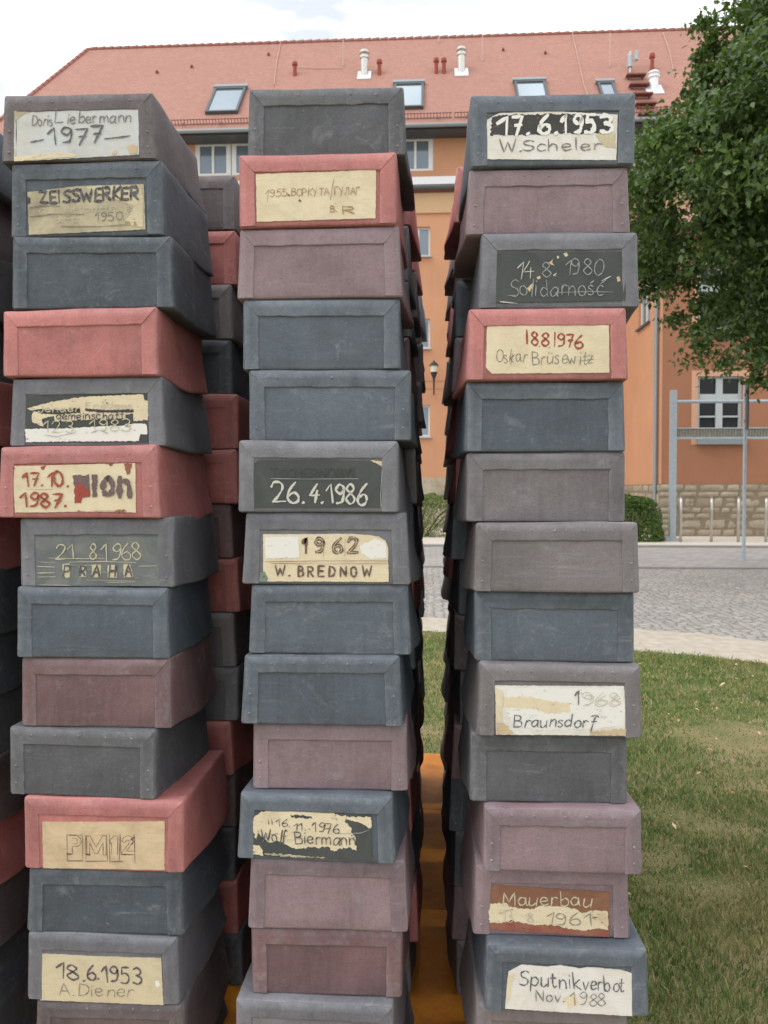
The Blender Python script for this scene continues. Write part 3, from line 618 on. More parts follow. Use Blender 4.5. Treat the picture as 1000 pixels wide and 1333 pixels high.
# boxes of the rear stacks: copies of a few spare cartons
H = (at(425, 111, Y0).z - BASE_Z)/15
PB = [(body_mesh(.355+.005*k, H, DEPTH, 500+k, .085, .012), frame_mesh(.355+.005*k, H, DEPTH, 500+k)) for k in range(6)]
first = None
ORD = 'first second third fourth fifth sixth seventh eighth ninth tenth eleventh twelfth thirteenth fourteenth fifteenth'.split()
CYC = ['slate blue', 'charcoal', 'mauve', 'dark slate', 'dull red', 'grey brown', 'dark brown', 'dark slate', 'brown', 'grey', 'dull red', 'slate blue', 'dark brown', 'charcoal']
SEC_L = ['dark brown', 'dull red', 'grey brown', 'dark slate', 'dull red', 'dull red', 'brown', 'dull red', 'grey brown', 'grey', 'dull red', 'dark brown', 'dark slate', 'dull red', 'dark slate']
FIX = {('R', 1): {0: 'dull red', 1: 'mauve', 2: 'slate blue', 4: 'dull red', 5: 'dull red', 6: 'slate blue', 7: 'slate blue', 8: 'dark brown', 9: 'charcoal', 10: 'brown', 11: 'dark slate', 13: 'mauve'}, ('R', 2): {6: 'brown', 2: 'charcoal', 4: 'dull red', 10: 'dull red'},
       ('M', 1): {1: 'grey', 2: 'dark slate', 3: 'brown', 5: 'grey brown', 6: 'slate blue', 8: 'slate blue', 7: 'dull red', 9: 'dark slate', 10: 'brown', 11: 'dull red', 12: 'grey'}, ('M', 2): {4: 'brown', 7: 'dull red', 2: 'slate blue'},
       ('F', 0): {3: 'charcoal', 4: 'dull red', 6: 'dull red', 9: 'charcoal', 10: 'dark brown', 2: 'charcoal', 1: 'dark brown', 0: 'slate blue', 5: 'dark slate', 7: 'dark slate', 8: 'dark slate', 11: 'dull red', 12: 'dark brown', 13: 'dark slate'}}
LEAD = {'L': 'behind the white 1977 card', 'M': 'behind the Cyrillic card', 'R': 'behind the half-black card'}
CX = {'F': -1.275, 'L': -.752, 'M': -.236, 'R': .272}
rng = random.Random(11)
for c, rows in (('F', range(0, 3)), ('L', range(1, 4)), ('M', range(1, 5)), ('R', range(1, 5))):
    for r in rows:
        lean = rng.uniform(-.006, .006)
        for k in range(15):
            col = SEC_L[k] if (c, r) == ('L', 1) else FIX.get((c, r), {}).get(k) or rng.choice(CYC)
            bme, fme = PB[rng.randrange(6)]
            where = ('stack cut by the picture edge' if (c, r) == ('F', 0) else f'{ORD[r]} stack back {LEAD[c]}' if c != 'F' else f'{ORD[r]} stack back at the picture edge')
            lab = f'plain {col} file box, {ORD[k]} from top, {where}'
            x = CX[c] + lean + rng.uniform(-.012, .012) + {('L', 1): .012, ('R', 1): -.016, ('M', 1): .008}.get((c, r), 0); y = Y0 + .47*r + DEPTH/2 + rng.uniform(-.012, .012)
            root = empty('file_box', (x, y, BASE_Z + (14-k)*H), math.radians(rng.uniform(-2.2, 2.2))); tag(root, lab, 'file box', GRP)
            for nm, me in (('body', bme), ('front_frame', fme)):
                if not me.materials: me.materials.append(BM['grey'])
                o = bpy.data.objects.new(nm, me); COL.objects.link(o); o.parent = root
                o.material_slots[0].link = 'OBJECT'; o.material_slots[0].material = BM[col]

# rusty steel plinth plate under the stacks
m = NT('rusty_steel'); v = m.coord(rnd=False)
a = m.mix(m.ramp(m.noise(v, 5, 7, .65, .6), .35, .7), lin(224, 146, 34), lin(180, 104, 30))
a = m.mix(m.ramp(m.noise(v, 40, 5, .7), .56, .8), a, lin(120, 68, 30))
a = m.mix(m.math('MULTIPLY', m.ramp(m.noise(v, 2.6, 8, .7, .5), .48, .66), .38), a, lin(120, 72, 36)); m.bump(m.noise(v, 70, 5, .7), .4, .004); RUST = m.out(a, .55, .5)
pl = empty('steel_plinth', (-.5, 2.8, 0)); tag(pl, 'rust-orange steel plinth plate carrying all the box stacks', 'plinth')
px0, px1 = -1.9, .50
for nm, y0, y1 in (('plate', 1.55, 2.745), ('plate', 2.749, 3.62), ('plate', 3.624, 4.40)):
    mb = MB().box(px0+.5, px1+.5, y0-2.8, y1-2.8, .09, BASE_Z); mb.build(nm, RUST, pl, bevel=.002)
MB().box(px0+.53, px1+.47, 1.58-2.8, 4.37-2.8, .0, .0898).build('frame', RUST, pl)

# ------------------------------------------------------------------ setting materials
def plaster(name, c):
    c = ds(c, .12)
    m = NT(name); v = m.coord(rnd=False)
    a = m.mix(m.ramp(m.noise(v, .5, 6, .6), .3, .7), mul(c, .92), mul(c, 1.07))
    a = m.mix(m.math('MULTIPLY', m.ramp(m.noise(m.coord(scale=(3, 3, .25), rnd=False), 1.2, 5), .52, .8), .22), a, mul(c, .75))
    m.bump(m.noise(v, 28, 4, .7), .35, .01)
    return m.out(a, .9, .2)
def flat(name, c, rough=.5, spec=.4, metal=0, scale=20, var=.1, bump=.05):
    m = NT(name); v = m.coord()
    a = m.mix(m.ramp(m.noise(v, scale, 5, .6), .3, .7), mul(c, 1-var), mul(c, 1+var))
    m.bump(m.noise(v, scale*4, 4), bump, .004)
    return m.out(a, rough, spec, metal)
ORANGE = plaster('orange_render', lin(200, 144, 106)); CORN = plaster('yellow_cornice_render', lin(196, 160, 118)); WORANGE = plaster('orange_render_shaded', lin(163, 110, 80))  # WORANGE: darker orange for the wing front, its shade put into the colour
SURROUND = plaster('pale_orange_surround', lin(206, 156, 124))
WHITEP = flat('white_window_paint', lin(214, 216, 214), .45); GREYP = flat('grey_window_paint', lin(176, 182, 184), .5); ZINC = flat('zinc_sheet', lin(138, 146, 150), .5, .5, .3); DZINC = flat('dark_gutter_zinc', lin(84, 88, 92), .55, .5, .2)
STEEL = flat('stainless_steel', lin(190, 188, 182), .3, .5, .85); GALV = flat('galvanised_steel', lin(160, 170, 176), .5, .5, .35, 12, .12); IRON = flat('black_iron', lin(44, 45, 46), .6)
TERRA = flat('terracotta_pipe', lin(142, 66, 52), .7); FLUE = flat('white_flue', lin(226, 228, 230), .4, .5, .1); RODM = flat('pale_rod', lin(190, 158, 146), .6); TREAD = flat('brown_tread', lin(130, 84, 76), .7)
def glass(name, c, metal, rough=.06):
    m = NT(name); v = m.coord(rnd=False)
    m.bump(m.noise(v, 1.3, 2), .06, .02)
    return m.out(c, rough, .25 if 'dark' in name else .6, metal)
GLASS = glass('window_glass', lin(116, 128, 138), .25); SKYGLASS = glass('skylight_glass', lin(168, 182, 190), .75, .12); DGLASS = glass('dark_window_glass', lin(24, 25, 25), .0, .12)
LAMPG = flat('lantern_glass', lin(214, 208, 188), .3)

m = NT('clay_tiles')
uv = m.n('UVMap').outputs[0]
br = m.n('TexBrick'); br.offset = .5
for k, val in (('Scale', 1.0), ('Mortar Size', .012), ('Mortar Smooth', .3), ('Bias', 0), ('Brick Width', .19), ('Row Height', .155)): br.inputs[k].default_value = val
br.inputs['Color1'].default_value = (*lin(170, 128, 114), 1); br.inputs['Color2'].default_value = (*lin(158, 118, 104), 1); br.inputs['Mortar'].default_value = (*lin(150, 102, 92), 1)
m.l(uv, br.inputs['Vector'])
v = m.coord(rnd=False)
a = m.mix(m.math('MULTIPLY', m.ramp(m.noise(v, .35, 6, .65), .4, .7), .35), br.outputs['Color'], lin(148, 110, 100))
a = m.mix(m.math('MULTIPLY', m.ramp(m.noise(v, 3.5, 5, .7), .55, .75), .25), a, lin(150, 100, 88))
sx = m.n('SeparateXYZ'); m.l(uv, sx.inputs[0])
saw = m.math('FRACT', m.math('DIVIDE', sx.outputs['Y'], .155))
m.bump(m.math('ADD', m.math('MULTIPLY', saw, -.9), br.outputs['Fac']), .22, .03)
TILES = m.out(a, .8, .3)

m = NT('ashlar_sandstone'); v = m.coord(rnd=False)
sx = m.n('SeparateXYZ'); m.l(v, sx.inputs[0]); cb = m.n('CombineXYZ')
nz = m.n('TexNoise'); nz.inputs['Scale'].default_value = 2.4; m.l(v, nz.inputs['Vector'])
wob = m.math('MULTIPLY', m.math('SUBTRACT', nz.outputs['Fac'], .5), .22)
m.l(m.math('ADD', m.math('ADD', sx.outputs['X'], sx.outputs['Y']), wob), cb.inputs['X']); m.l(m.math('ADD', sx.outputs['Z'], m.math('MULTIPLY', wob, .8)), cb.inputs['Y'])
br = m.n('TexBrick'); br.offset = .37; br.squash = 1.7; br.squash_frequency = 3
for k, val in (('Scale', 1.0), ('Mortar Size', .022), ('Mortar Smooth', .4), ('Bias', -.1), ('Brick Width', .62), ('Row Height', .34)): br.inputs[k].default_value = val
br.inputs['Color1'].default_value = (*lin(206, 190, 156), 1); br.inputs['Color2'].default_value = (*lin(182, 166, 136), 1); br.inputs['Mortar'].default_value = (*lin(128, 114, 94), 1)
m.l(cb.outputs[0], br.inputs['Vector'])
a = m.mix(m.math('MULTIPLY', m.ramp(m.noise(v, 5, 6, .7), .42, .7), .5), br.outputs['Color'], lin(146, 128, 102))
m.bump(m.math('ADD', m.math('MULTIPLY', m.noise(v, 9, 5, .7), .8), m.math('MULTIPLY', br.outputs['Fac'], -1)), .8, .06)
STONE = m.out(a, .9, .2)


def ashlar(mb, p0, ax, length, z0, z1, seed_):
    """irregular coursed stone blocks standing proud of the mortar bed; p0 start, ax direction, face towards ax x up"""
    rr = random.Random(seed_); ax = Vector(ax); out = Vector((ax.y, -ax.x, 0)); z = z0
    while z < z1 - .02:
        hh = rr.choice((.20, .26, .34, .46)); hh = z1-z if z1-z-hh < .16 else hh; u = 0
        while u < length - .01:
            wv = rr.uniform(.28, .95); wv = length-u if length-u-wv < .25 else wv; n = len(mb.v); pr = rr.uniform(.02, .055); sh_ = rr.random(); nx, nz_ = 5, 4
            split = hh > .32 and rr.random() < .35
            for (za, zb) in (((z, z+hh*.5), (z+hh*.5, z+hh)) if split else ((z, z+hh),)):
                n = len(mb.v)
                for j in range(nz_+1):
                    for i_ in range(nx+1):
                        fu, fz = i_/nx, j/nz_; e = min(fu, 1-fu)*2*(wv/.4), min(fz, 1-fz)*2*((zb-za)/.3); ed = min(1, e[0]*3)**.5*min(1, e[1]*3)**.5
                        g = .011; P = Vector(p0) + ax*(u+g+(wv-2*g)*fu) + Vector((0, 0, za+g+(zb-za-2*g)*fz))
                        nn = noise.noise(P*3.3)*.03 + noise.noise(P*9)*.015
                        P += ax*noise.noise(P*5+Vector((9, 0, 0)))*.012 + Vector((0, 0, noise.noise(P*5)*.012)); mb.v.append(tuple(P + out*((pr+nn)*ed - .012))); mb.sh.append(sh_)
                for j in range(nz_):
                    for i_ in range(nx): q_ = n+j*(nx+1)+i_; mb.f.append((q_, q_+1, q_+nx+2, q_+nx+1))
            u += wv
        z += hh
m = NT('rough_sandstone'); v = m.coord(rnd=False)
a = m.mix(m.ramp(m.noise(v, 1.6, 6, .65), .35, .66), lin(182, 172, 154), lin(154, 145, 127)); a = m.mix(m.math('MULTIPLY', m.n('Attribute', attribute_name='shade').outputs['Fac'], .6), a, lin(138, 122, 98)); a = m.mix(m.math('MULTIPLY', m.ramp(m.noise(v, 9, 6, .7), .5, .7), .5), a, lin(120, 106, 88)); m.bump(m.noise(v, 16, 6, .7), .6, .03); STONE = m.out(a, .9, .2)
MORTAR = flat('mortar_bed', lin(132, 120, 102), .95, .1, 0, 8, .15, .3)
# ------------------------------------------------------------------ ground
def sheet(name, pts, z, mat, kind='structure'):
    mb = MB(); n = len(pts); mb.v = [(x, y, z) for x, y in pts]; mb.f = [tuple(range(n))]
    me = bpy.data.meshes.new(name); bm = bmesh.new(); vs = [bm.verts.new(p) for p in mb.v]; f = bm.faces.new(vs)
    f.normal_update()
    if f.normal.z < 0: f.normal_flip()
    bmesh.ops.triangulate(bm, faces=[f]); bm.to_mesh(me); bm.free()
    return tag(link(name, me, mat), kind=kind)

m = NT('soil_and_turf'); v = m.coord(rnd=False)
a = m.mix(m.ramp(m.noise(v, 1.5, 6, .6), .4, .6), lin(88, 96, 56), lin(132, 120, 88))
a = m.mix(m.ramp(m.noise(v, 2.3, 5, .6, .5), .60, .70), a, lin(160, 142, 120)); a = m.mix(m.math('MULTIPLY', m.ramp(m.noise(v, 130, 5, .8), .48, .6), .6), a, lin(186, 170, 130)); a = m.mix(m.math('MULTIPLY', m.ramp(m.noise(v, 75, 5, .8), .55, .62), .6), a, lin(70, 84, 44))
m.bump(m.noise(v, 40, 5, .7), .7, .02)
SOIL = m.out(a, .95, .1)

m = NT('granite_cobbles'); v = m.coord(rnd=False)
dn = m.n('TexNoise'); dn.inputs['Scale'].default_value = 3; m.l(v, dn.inputs['Vector'])
va = m.n('VectorMath', operation='MULTIPLY_ADD'); va.inputs[1].default_value = (.06, .06, 0); m.l(dn.outputs['Color'], va.inputs[0]); m.l(v, va.inputs[2])
vo = m.n('TexVoronoi', feature='DISTANCE_TO_EDGE'); vo.inputs['Scale'].default_value = 8.5; vo.inputs['Randomness'].default_value = .55; m.l(va.outputs[0], vo.inputs['Vector'])
vc = m.n('TexVoronoi'); vc.inputs['Scale'].default_value = 8.5; vc.inputs['Randomness'].default_value = .55; m.l(va.outputs[0], vc.inputs['Vector'])
sc = m.n('SeparateColor'); m.l(vc.outputs['Color'], sc.inputs[0])
a = m.ramp(sc.outputs[0], 0, 1, lin(146, 143, 140), lin(174, 170, 166))
a = m.mix(m.math('MULTIPLY', m.ramp(m.noise(v, 60, 4, .7), .4, .7), .3), a, lin(110, 108, 106))
a = m.mix(m.math('MULTIPLY', m.ramp(m.noise(v, .6, 5, .6), .42, .66), .45), a, lin(188, 182, 172))
edge = m.ramp(vo.outputs['Distance'], .02, .10)
a = m.mix(edge, lin(122, 116, 108), a)
m.bump(m.ramp(vo.outputs['Distance'], 0, .28), .8, .03)
COBB = m.out(a, .75, .35)

m = NT('sidewalk_pavers'); v = m.coord(rnd=False)
br = m.n('TexBrick'); br.offset = .5
for k, val in (('Scale', 1.0), ('Mortar Size', .008), ('Brick Width', .3), ('Row Height', .3)): br.inputs[k].default_value = val
br.inputs['Color1'].default_value = (*lin(166, 162, 158), 1); br.inputs['Color2'].default_value = (*lin(150, 147, 144), 1); br.inputs['Mortar'].default_value = (*lin(112, 108, 104), 1)
m.l(v, br.inputs['Vector']); a = m.mix(m.math('MULTIPLY', m.ramp(m.noise(v, 2, 6, .7), .4, .7), .35), br.outputs['Color'], lin(128, 124, 120))
m.bump(br.outputs['Fac'], -.3, .01)
PAVE = m.out(a, .85, .25)
SANDB = flat('sandstone_border', lin(176, 167, 153), .9, .2, 0, 9, .16, .4); KERB = flat('granite_kerb', lin(134, 132, 130), .85, .3, 0, 9, .18, .3)
GRAVEL = flat('pale_gravel', lin(196, 188, 176), .9, .2, 0, 14, .14, .4)

# boundary between lawn and the sandstone border (curved), then border and cobbles
def ground_at(px, py):
    d = CM @ Vector(((px-500)/FPX, -(py-666.5)/FPX, -1)); t = -EYE/d.z; return (d.x*t, d.y*t)
edge_in = [(-60, 16), (-14, 12.6)] + [ground_at(a, b) for a, b in ((300, 812), (555, 822), (700, 832), (825, 848), (910, 854), (1000, 865))] + [(5.4, 6.9), (8.5, 4.2), (12, -2), (14, -20)]
edge_out = [(-60, 17), (-14, 13.4)] + [ground_at(a, b) for a, b in ((300, 798), (555, 804), (700, 810), (825, 819), (910, 825), (1000, 836))] + [(6.4, 7.4), (9.6, 4.4), (13, -2), (15, -20)]
sheet('ground', [(-500, -200), (500, -200), (500, 900), (-500, 900)], -.02, SOIL)
sheet('lawn', [(-60, -20)] + edge_in + [(14, -20.01)], 0.0, SOIL)
sheet('path_border', edge_in + edge_out[::-1], .004, SANDB)
yk = ground_at(940, 741)[1]; yk2 = ground_at(940, 714)[1]
sheet('cobbled_road', edge_out + [(60, -20), (60, yk), (-60, yk+.0)], .002, COBB)
k1 = MB().box(-60, 60, yk, yk+.16, -.02, .03).build('kerb', KERB); tag(k1, kind='structure')
sheet('pavement', [(-60, yk+.16), (60, yk+.16), (60, yk2), (-60, yk2)], .02, PAVE)
k2 = MB().box(-60, 60, yk2, yk2+.5, -.02, .06).build('kerb', KERB); tag(k2, kind='structure')
sheet('forecourt', [(-60, yk2+.5), (60, yk2+.5), (60, 60), (-60, 60)], .03, GRAVEL)
k3 = MB().box(8.1, 30, yk-.04+.9, yk+1.05, .0202, .07).build('kerb', KERB); tag(k3, kind='structure')

# ------------------------------------------------------------------ grass: many thin blades
BARE = [(ground_at(890, 1062), .17, .10), (ground_at(932, 1155), .16, .10), (ground_at(960, 1080), .2, .12), (ground_at(870, 1120), .12, .1), (ground_at(965, 960), .3, .2), (ground_at(850, 1330), .1, .08), (ground_at(960, 1260), .12, .06)]
def grass():
    R = np.random.default_rng(4)
    ex = np.array([p[0] for p in edge_in]); ey = np.array([p[1] for p in edge_in])
    zones = [(.45, 4.2, 1.9, 4.2, 11000), (.45, 6.2, 4.2, 9.2, 5200), (.45, .9, .5, 1.9, 5000), (-.35, .5, 4.3, 10.6, 3000), (-6, -.35, 4.6, 12, 250), (-6, -1.9, .5, 4.6, 250), (5.6, 9, -1, 6, 300), (-3, 5.6, -1.2, 1.5, 300)]
    P = []
    for x0, x1, y0, y1, dn in zones:
        n = int((x1-x0)*(y1-y0)*dn); P.append(np.stack([R.uniform(x0, x1, n), R.uniform(y0, y1, n)], 1))
    P = np.concatenate(P)
    lim = np.interp(P[:, 0], ex[1:8], ey[1:8]); inside = P[:, 1] < lim + R.normal(0, .05, len(P))
    inside &= ~((P[:, 0] > -1.92) & (P[:, 0] < .505) & (P[:, 1] > 1.53) & (P[:, 1] < 4.42))
    P = P[inside]
    # bare and dry patches: value noise
    val = np.array([noise.noise(Vector((x*1.3, y*1.3, 2.2))) + .5*noise.noise(Vector((x*4, y*4, 7))) for x, y in P])
    for (qx, qy), ra, rb in BARE: val += .85*np.exp(-((P[:, 0]-qx)/ra)**2 - ((P[:, 1]-qy)/rb)**2)
    keep = R.random(len(P)) < np.clip(1.15 - np.maximum(0, val-.27)*1.7, .28, 1); P = P[keep]; val = val[keep]
    n = len(P); h = R.uniform(.010, .030, n) * np.where(R.random(n) < .02, 2.0, 1) * np.clip(1.1-val*.7, .5, 1.5); wd = R.uniform(.0009, .0020, n) * (.6 + .25*P[:, 1])
    ang = R.uniform(0, 2*np.pi, n); ln = R.uniform(.2, 1.1, n)*h; a2 = R.uniform(0, 2*np.pi, n)
    bx, by = np.cos(ang)*wd, np.sin(ang)*wd; lx, ly = np.cos(a2)*ln, np.sin(a2)*ln
    V = np.zeros((n, 5, 3)); z = np.zeros(n)
    V[:, 0] = np.stack([P[:, 0]-bx, P[:, 1]-by, z-.004], 1); V[:, 1] = np.stack([P[:, 0]+bx, P[:, 1]+by, z-.004], 1)
    V[:, 2] = np.stack([P[:, 0]+bx*.8+lx*.4, P[:, 1]+by*.8+ly*.4, h*.62], 1); V[:, 3] = np.stack([P[:, 0]-bx*.8+lx*.4, P[:, 1]-by*.8+ly*.4, h*.62], 1)
    V[:, 4] = np.stack([P[:, 0]+lx, P[:, 1]+ly, h], 1)
    me = bpy.data.meshes.new('grass'); me.vertices.add(n*5); me.vertices.foreach_set('co', V.reshape(-1))
    b = (np.arange(n)*5)[:, None]
    loops = np.concatenate([b+np.array([[0, 1, 2, 3]]), b+np.array([[3, 2, 4]])], 1).reshape(-1)
    me.loops.add(n*7); me.loops.foreach_set('vertex_index', loops.astype(np.int32))
    me.polygons.add(n*2); st = np.stack([np.arange(n)*7, np.arange(n)*7+4], 1).reshape(-1)
    me.polygons.foreach_set('loop_start', st.astype(np.int32))
    me.update(calc_edges=True); me.validate()
    at_ = me.attributes.new('shade', 'FLOAT', 'POINT'); at_.data.foreach_set('value', np.repeat(R.random(n), 5).astype(np.float32))
    m = NT('grass_blades'); v = m.coord(rnd=False); an = m.n('Attribute', attribute_name='shade').outputs['Fac']
    g = m.ramp(an, 0, 1, lin(84, 116, 58), lin(146, 166, 98))
    dry = m.ramp(m.noise(v, 1.1, 5, .6, .5), .50, .66)
    g = m.mix(m.math('MULTIPLY', dry, .6), g, lin(166, 152, 106)); g = m.mix(m.math('MULTIPLY', m.ramp(m.noise(v, 5.5, 4, .6), .44, .62), .55), g, lin(70, 100, 44)); g = m.mix(m.math('MULTIPLY', m.ramp(m.noise(v, 2.1, 3, .6), .46, .6), .25), g, lin(58, 84, 40))
    g = m.mix(m.ramp(an, .84, .88), g, lin(186, 172, 122))
    tr = m.n('BsdfTranslucent'); m.l(g, tr.inputs['Color']); mx_ = m.n('MixShader'); mx_.inputs[0].default_value = .3
    mat = m.out(g, .6, .25); m.l(m.b.outputs[0], mx_.inputs[1]); m.l(tr.outputs[0], mx_.inputs[2]); m.l(mx_.outputs[0], m.t.nodes['Material Output'].inputs['Surface'])
    tag(link('grass', me, mat), 'short patchy lawn grass with dry straw-coloured spots', 'grass', kind='stuff')
grass()
rng = random.Random(3); mb = MB()
for i in range(330):                                  # fallen dry leaves
    x, y = rng.uniform(.7, 5.5), rng.uniform(2.2, 8.5)
    if rng.random() < .4: y = rng.uniform(5, 8.5)
    if y > 8.2 - .5*max(0, x-2.4): continue
    s = rng.uniform(.005, .012)*(1.6 if rng.random() < .12 else 1); a = rng.uniform(0, 6.28); t = rng.uniform(-.5, .5); c, sn = math.cos(a), math.sin(a)
    P = lambda u, q, k: (x + s*(u*c - q*sn), y + s*(u*sn + q*c), .032 + s*(t*u + k))
    mb.quad(P(-1.6, 0, 0), P(-.3, -.8, .4), P(1.7, 0, 0), P(-.2, .8, .5))
m = NT('dry_leaves'); v = m.coord(rnd=False); LEAFD = m.out(m.ramp(m.noise(v, 3, 3), .35, .65, lin(176, 128, 84), lin(222, 204, 160)), .8, .2)
tag(mb.build('fallen_leaves', LEAFD), 'small dry leaves scattered over the lawn', 'leaves', kind='stuff')

# ------------------------------------------------------------------ long orange building with tiled roof
FY = 34.0; zc = lambda py, Y=FY, px=560: at(px, py, Y).z
bl = empty('apartment_building', (0, FY, 0)); tag(bl, 'long orange rendered building with red tiled roof and skylights behind the stacks', 'building')
def bpart(mb, name, mat, parent=None, **k):
    o = mb.build(name, mat, parent or bl, **k)
    if not parent: o.matrix_parent_inverse = Matrix.Translation((0, -FY, 0))
    return o
def sub(mb, name, mat, par, **k): return mb.build(name, mat, par, **k)
BX0, BX1 = -19.6, 18.0
z_corn0, z_corn1, z_gut, z_tile1, z_sill = zc(278), zc(252), zc(247), zc(236), zc(225)
z_eave = zc(163, FY-.4)
# wall with window holes (front skin built from strips round each opening)
def holed_wall(mb, x0, x1, z0, z1, y, holes, depth=.22):
    zs_ = sorted({z0, z1} | {h[2] for h in holes} | {h[3] for h in holes})
    for za, zb in zip(zs_, zs_[1:]):
        cut = sorted((h[0], h[1]) for h in holes if h[2] <= za+1e-6 and h[3] >= zb-1e-6); x = x0
        for a, b in cut + [(x1, x1)]:
            if a > x + 1e-6: mb.quad((x, y, za), (a, y, za), (a, y, zb), (x, y, zb))
            x = b
    for a, b, c, d in holes:
        mb.quad((a, y, c), (a, y+depth, c), (a, y+depth, d), (a, y, d)); mb.quad((b, y+depth, c), (b, y, c), (b, y, d), (b, y+depth, d))
        mb.quad((a, y, d), (a, y+depth, d), (b, y+depth, d), (b, y, d)); mb.quad((a, y+depth, c), (a, y, c), (b, y, c), (b, y+depth, c))
wins = []
wx = [at(546, 432, FY).x + 1.83*k for k in range(-10, 5)]
for (pa, pb) in ((295, 333), (415, 453), (527, 568)):
    for x in wx: wins.append((x-.55, x+.45, zc(pb), zc(pa)))
mb = MB(); holed_wall(mb, BX0, BX1, zc(622), z_corn0, FY, wins)
mb.quad((BX0, FY+14, 0), (BX0, FY, 0), (BX0, FY, z_tile1), (BX0, FY+14, z_tile1)); mb.quad((BX1, FY, 0), (BX1, FY+14, 0), (BX1, FY+14, z_tile1), (BX1, FY, z_tile1))
bpart(mb, 'wall', ORANGE)
bpart(MB().box(BX0, BX1, FY-.06, FY+.3, -.02, zc(622)), 'plinth', STONE)
bpart(MB().box(BX0, BX1, FY-.08, FY+.3, z_corn0+.001, z_corn1), 'cornice', CORN)
bpart(MB().tube([(BX0, FY-.28, z_gut), (BX1, FY-.28, z_gut)], .1, 8), 'gutter', DZINC)
for py in (495, 505): bpart(MB().box(BX0, BX1, FY-.025, FY+.02, zc(py)-.03, zc(py)+.03), 'string_course', ORANGE)
def window(x0, x1, z0, z1, y, par, mull=1, trans=0, fm=WHITEP, gm=GLASS, fw=.07, sillm=GREYP, sill=True, inv=True):
    f = MB(); f.box(x0, x0+fw, y, y+.08, z0, z1).box(x1-fw, x1, y, y+.08, z0, z1).box(x0+fw, x1-fw, y, y+.08, z0, z0+fw).box(x0+fw, x1-fw, y, y+.08, z1-fw, z1)
    for k in range(1, mull+1):
        xm = x0 + (x1-x0)*k/(mull+1); f.box(xm-fw*.6, xm+fw*.6, y-.01, y+.07, z0+fw+.001, z1-fw-.001)
    fo = bpart(f, 'window', fm) if par is bl else f.build('window', fm, par)
    MB().box(x0+fw*.5, x1-fw*.5, y+.045, y+.055, z0+fw*.5, z1-fw*.5).build('pane', gm, fo)
    if sill: MB().box(x0-.06, x1+.06, y-.28, y-.003, z0-.07, z0-.002).build('sill', sillm, fo)
    return fo
for a, b, c, d in wins: window(a, b, c, d, FY+.14, bl)
# lower tile strip in front of the set-back top floor, and its wall
def uvmesh(name, quads, mat, par):
    bm = bmesh.new(); ul = bm.loops.layers.uv.new('UVMap')
    for q in quads:
        q = [Vector(p) for p in q]; f = bm.faces.new([bm.verts.new(p) for p in q]); ax = (q[1]-q[0]).normalized(); nrm = (q[1]-q[0]).cross(q[2]-q[0]).normalized(); ay = nrm.cross(ax)
        for l in f.loops: d = l.vert.co; l[ul].uv = (d.dot(ax), (d-q[0]).dot(ay))
    me = bpy.data.meshes.new(name); bm.to_mesh(me); bm.free(); o = link(name, me, mat, par)
    if par is bl: o.matrix_parent_inverse = Matrix.Translation((0, -FY, 0))
    return o
DY = FY + .55
uvmesh('eave_tiles', [((BX0, FY-.3, z_gut+.06), (BX1, FY-.3, z_gut+.06), (BX1, DY, z_tile1+.02), (BX0, DY, z_tile1+.02))], TILES, bl)
bpart(MB().box(BX0, BX1, DY-.16, DY+.02, z_tile1+.03, z_sill), 'parapet_flashing', FLUE)
RY0, RY1 = FY-.45, 40.0; zr = at(560, 49.5, RY1).z; ze = zc(163, RY0)
up = lambda Y: ze + (zr-ze)*(Y-RY0)/(RY1-RY0)
dwins = []
z0d, z1d = zc(222, DY), zc(173, DY)
for pa, pb in ((147, 241), (254, 348), (362, 456), (470, 564), (640, 734), (756, 850)): dwins.append((at(pa, 200, DY).x, at(pb, 200, DY).x, z0d, z1d))
mb = MB(); holed_wall(mb, BX0, BX1, z_sill-.1, ze+.1, DY, dwins, .2); bpart(mb, 'top_floor_wall', ORANGE)
for a, b, c, d in dwins:
    f = MB(); y = DY+.03; mid = (a+b)/2; zt4 = d-.251
    for s0, s1 in ((a, mid-.02), (mid+.02, b)):
        f.box(s0, s0+.2, y, y+.08, c, zt4).box(s1-.2, s1, y, y+.08, c, zt4).box(s0+.2, s1-.2, y, y+.08, c, c+.1).box(s0+.2, s1-.2, y, y+.08, zt4-.06, zt4)
        xm = (s0+s1)/2; f.box(xm-.05, xm+.05, y-.01, y+.07, c+.101, zt4-.061)
    fo = bpart(f, 'window', WHITEP); MB().box(a+.05, b-.05, y+.05, y+.06, c+.02, zt4-.02).build('pane', GLASS, fo)
    MB().box(a, b, DY-.04, DY+.1, d-.249, d).build('blind_box', ZINC, fo)
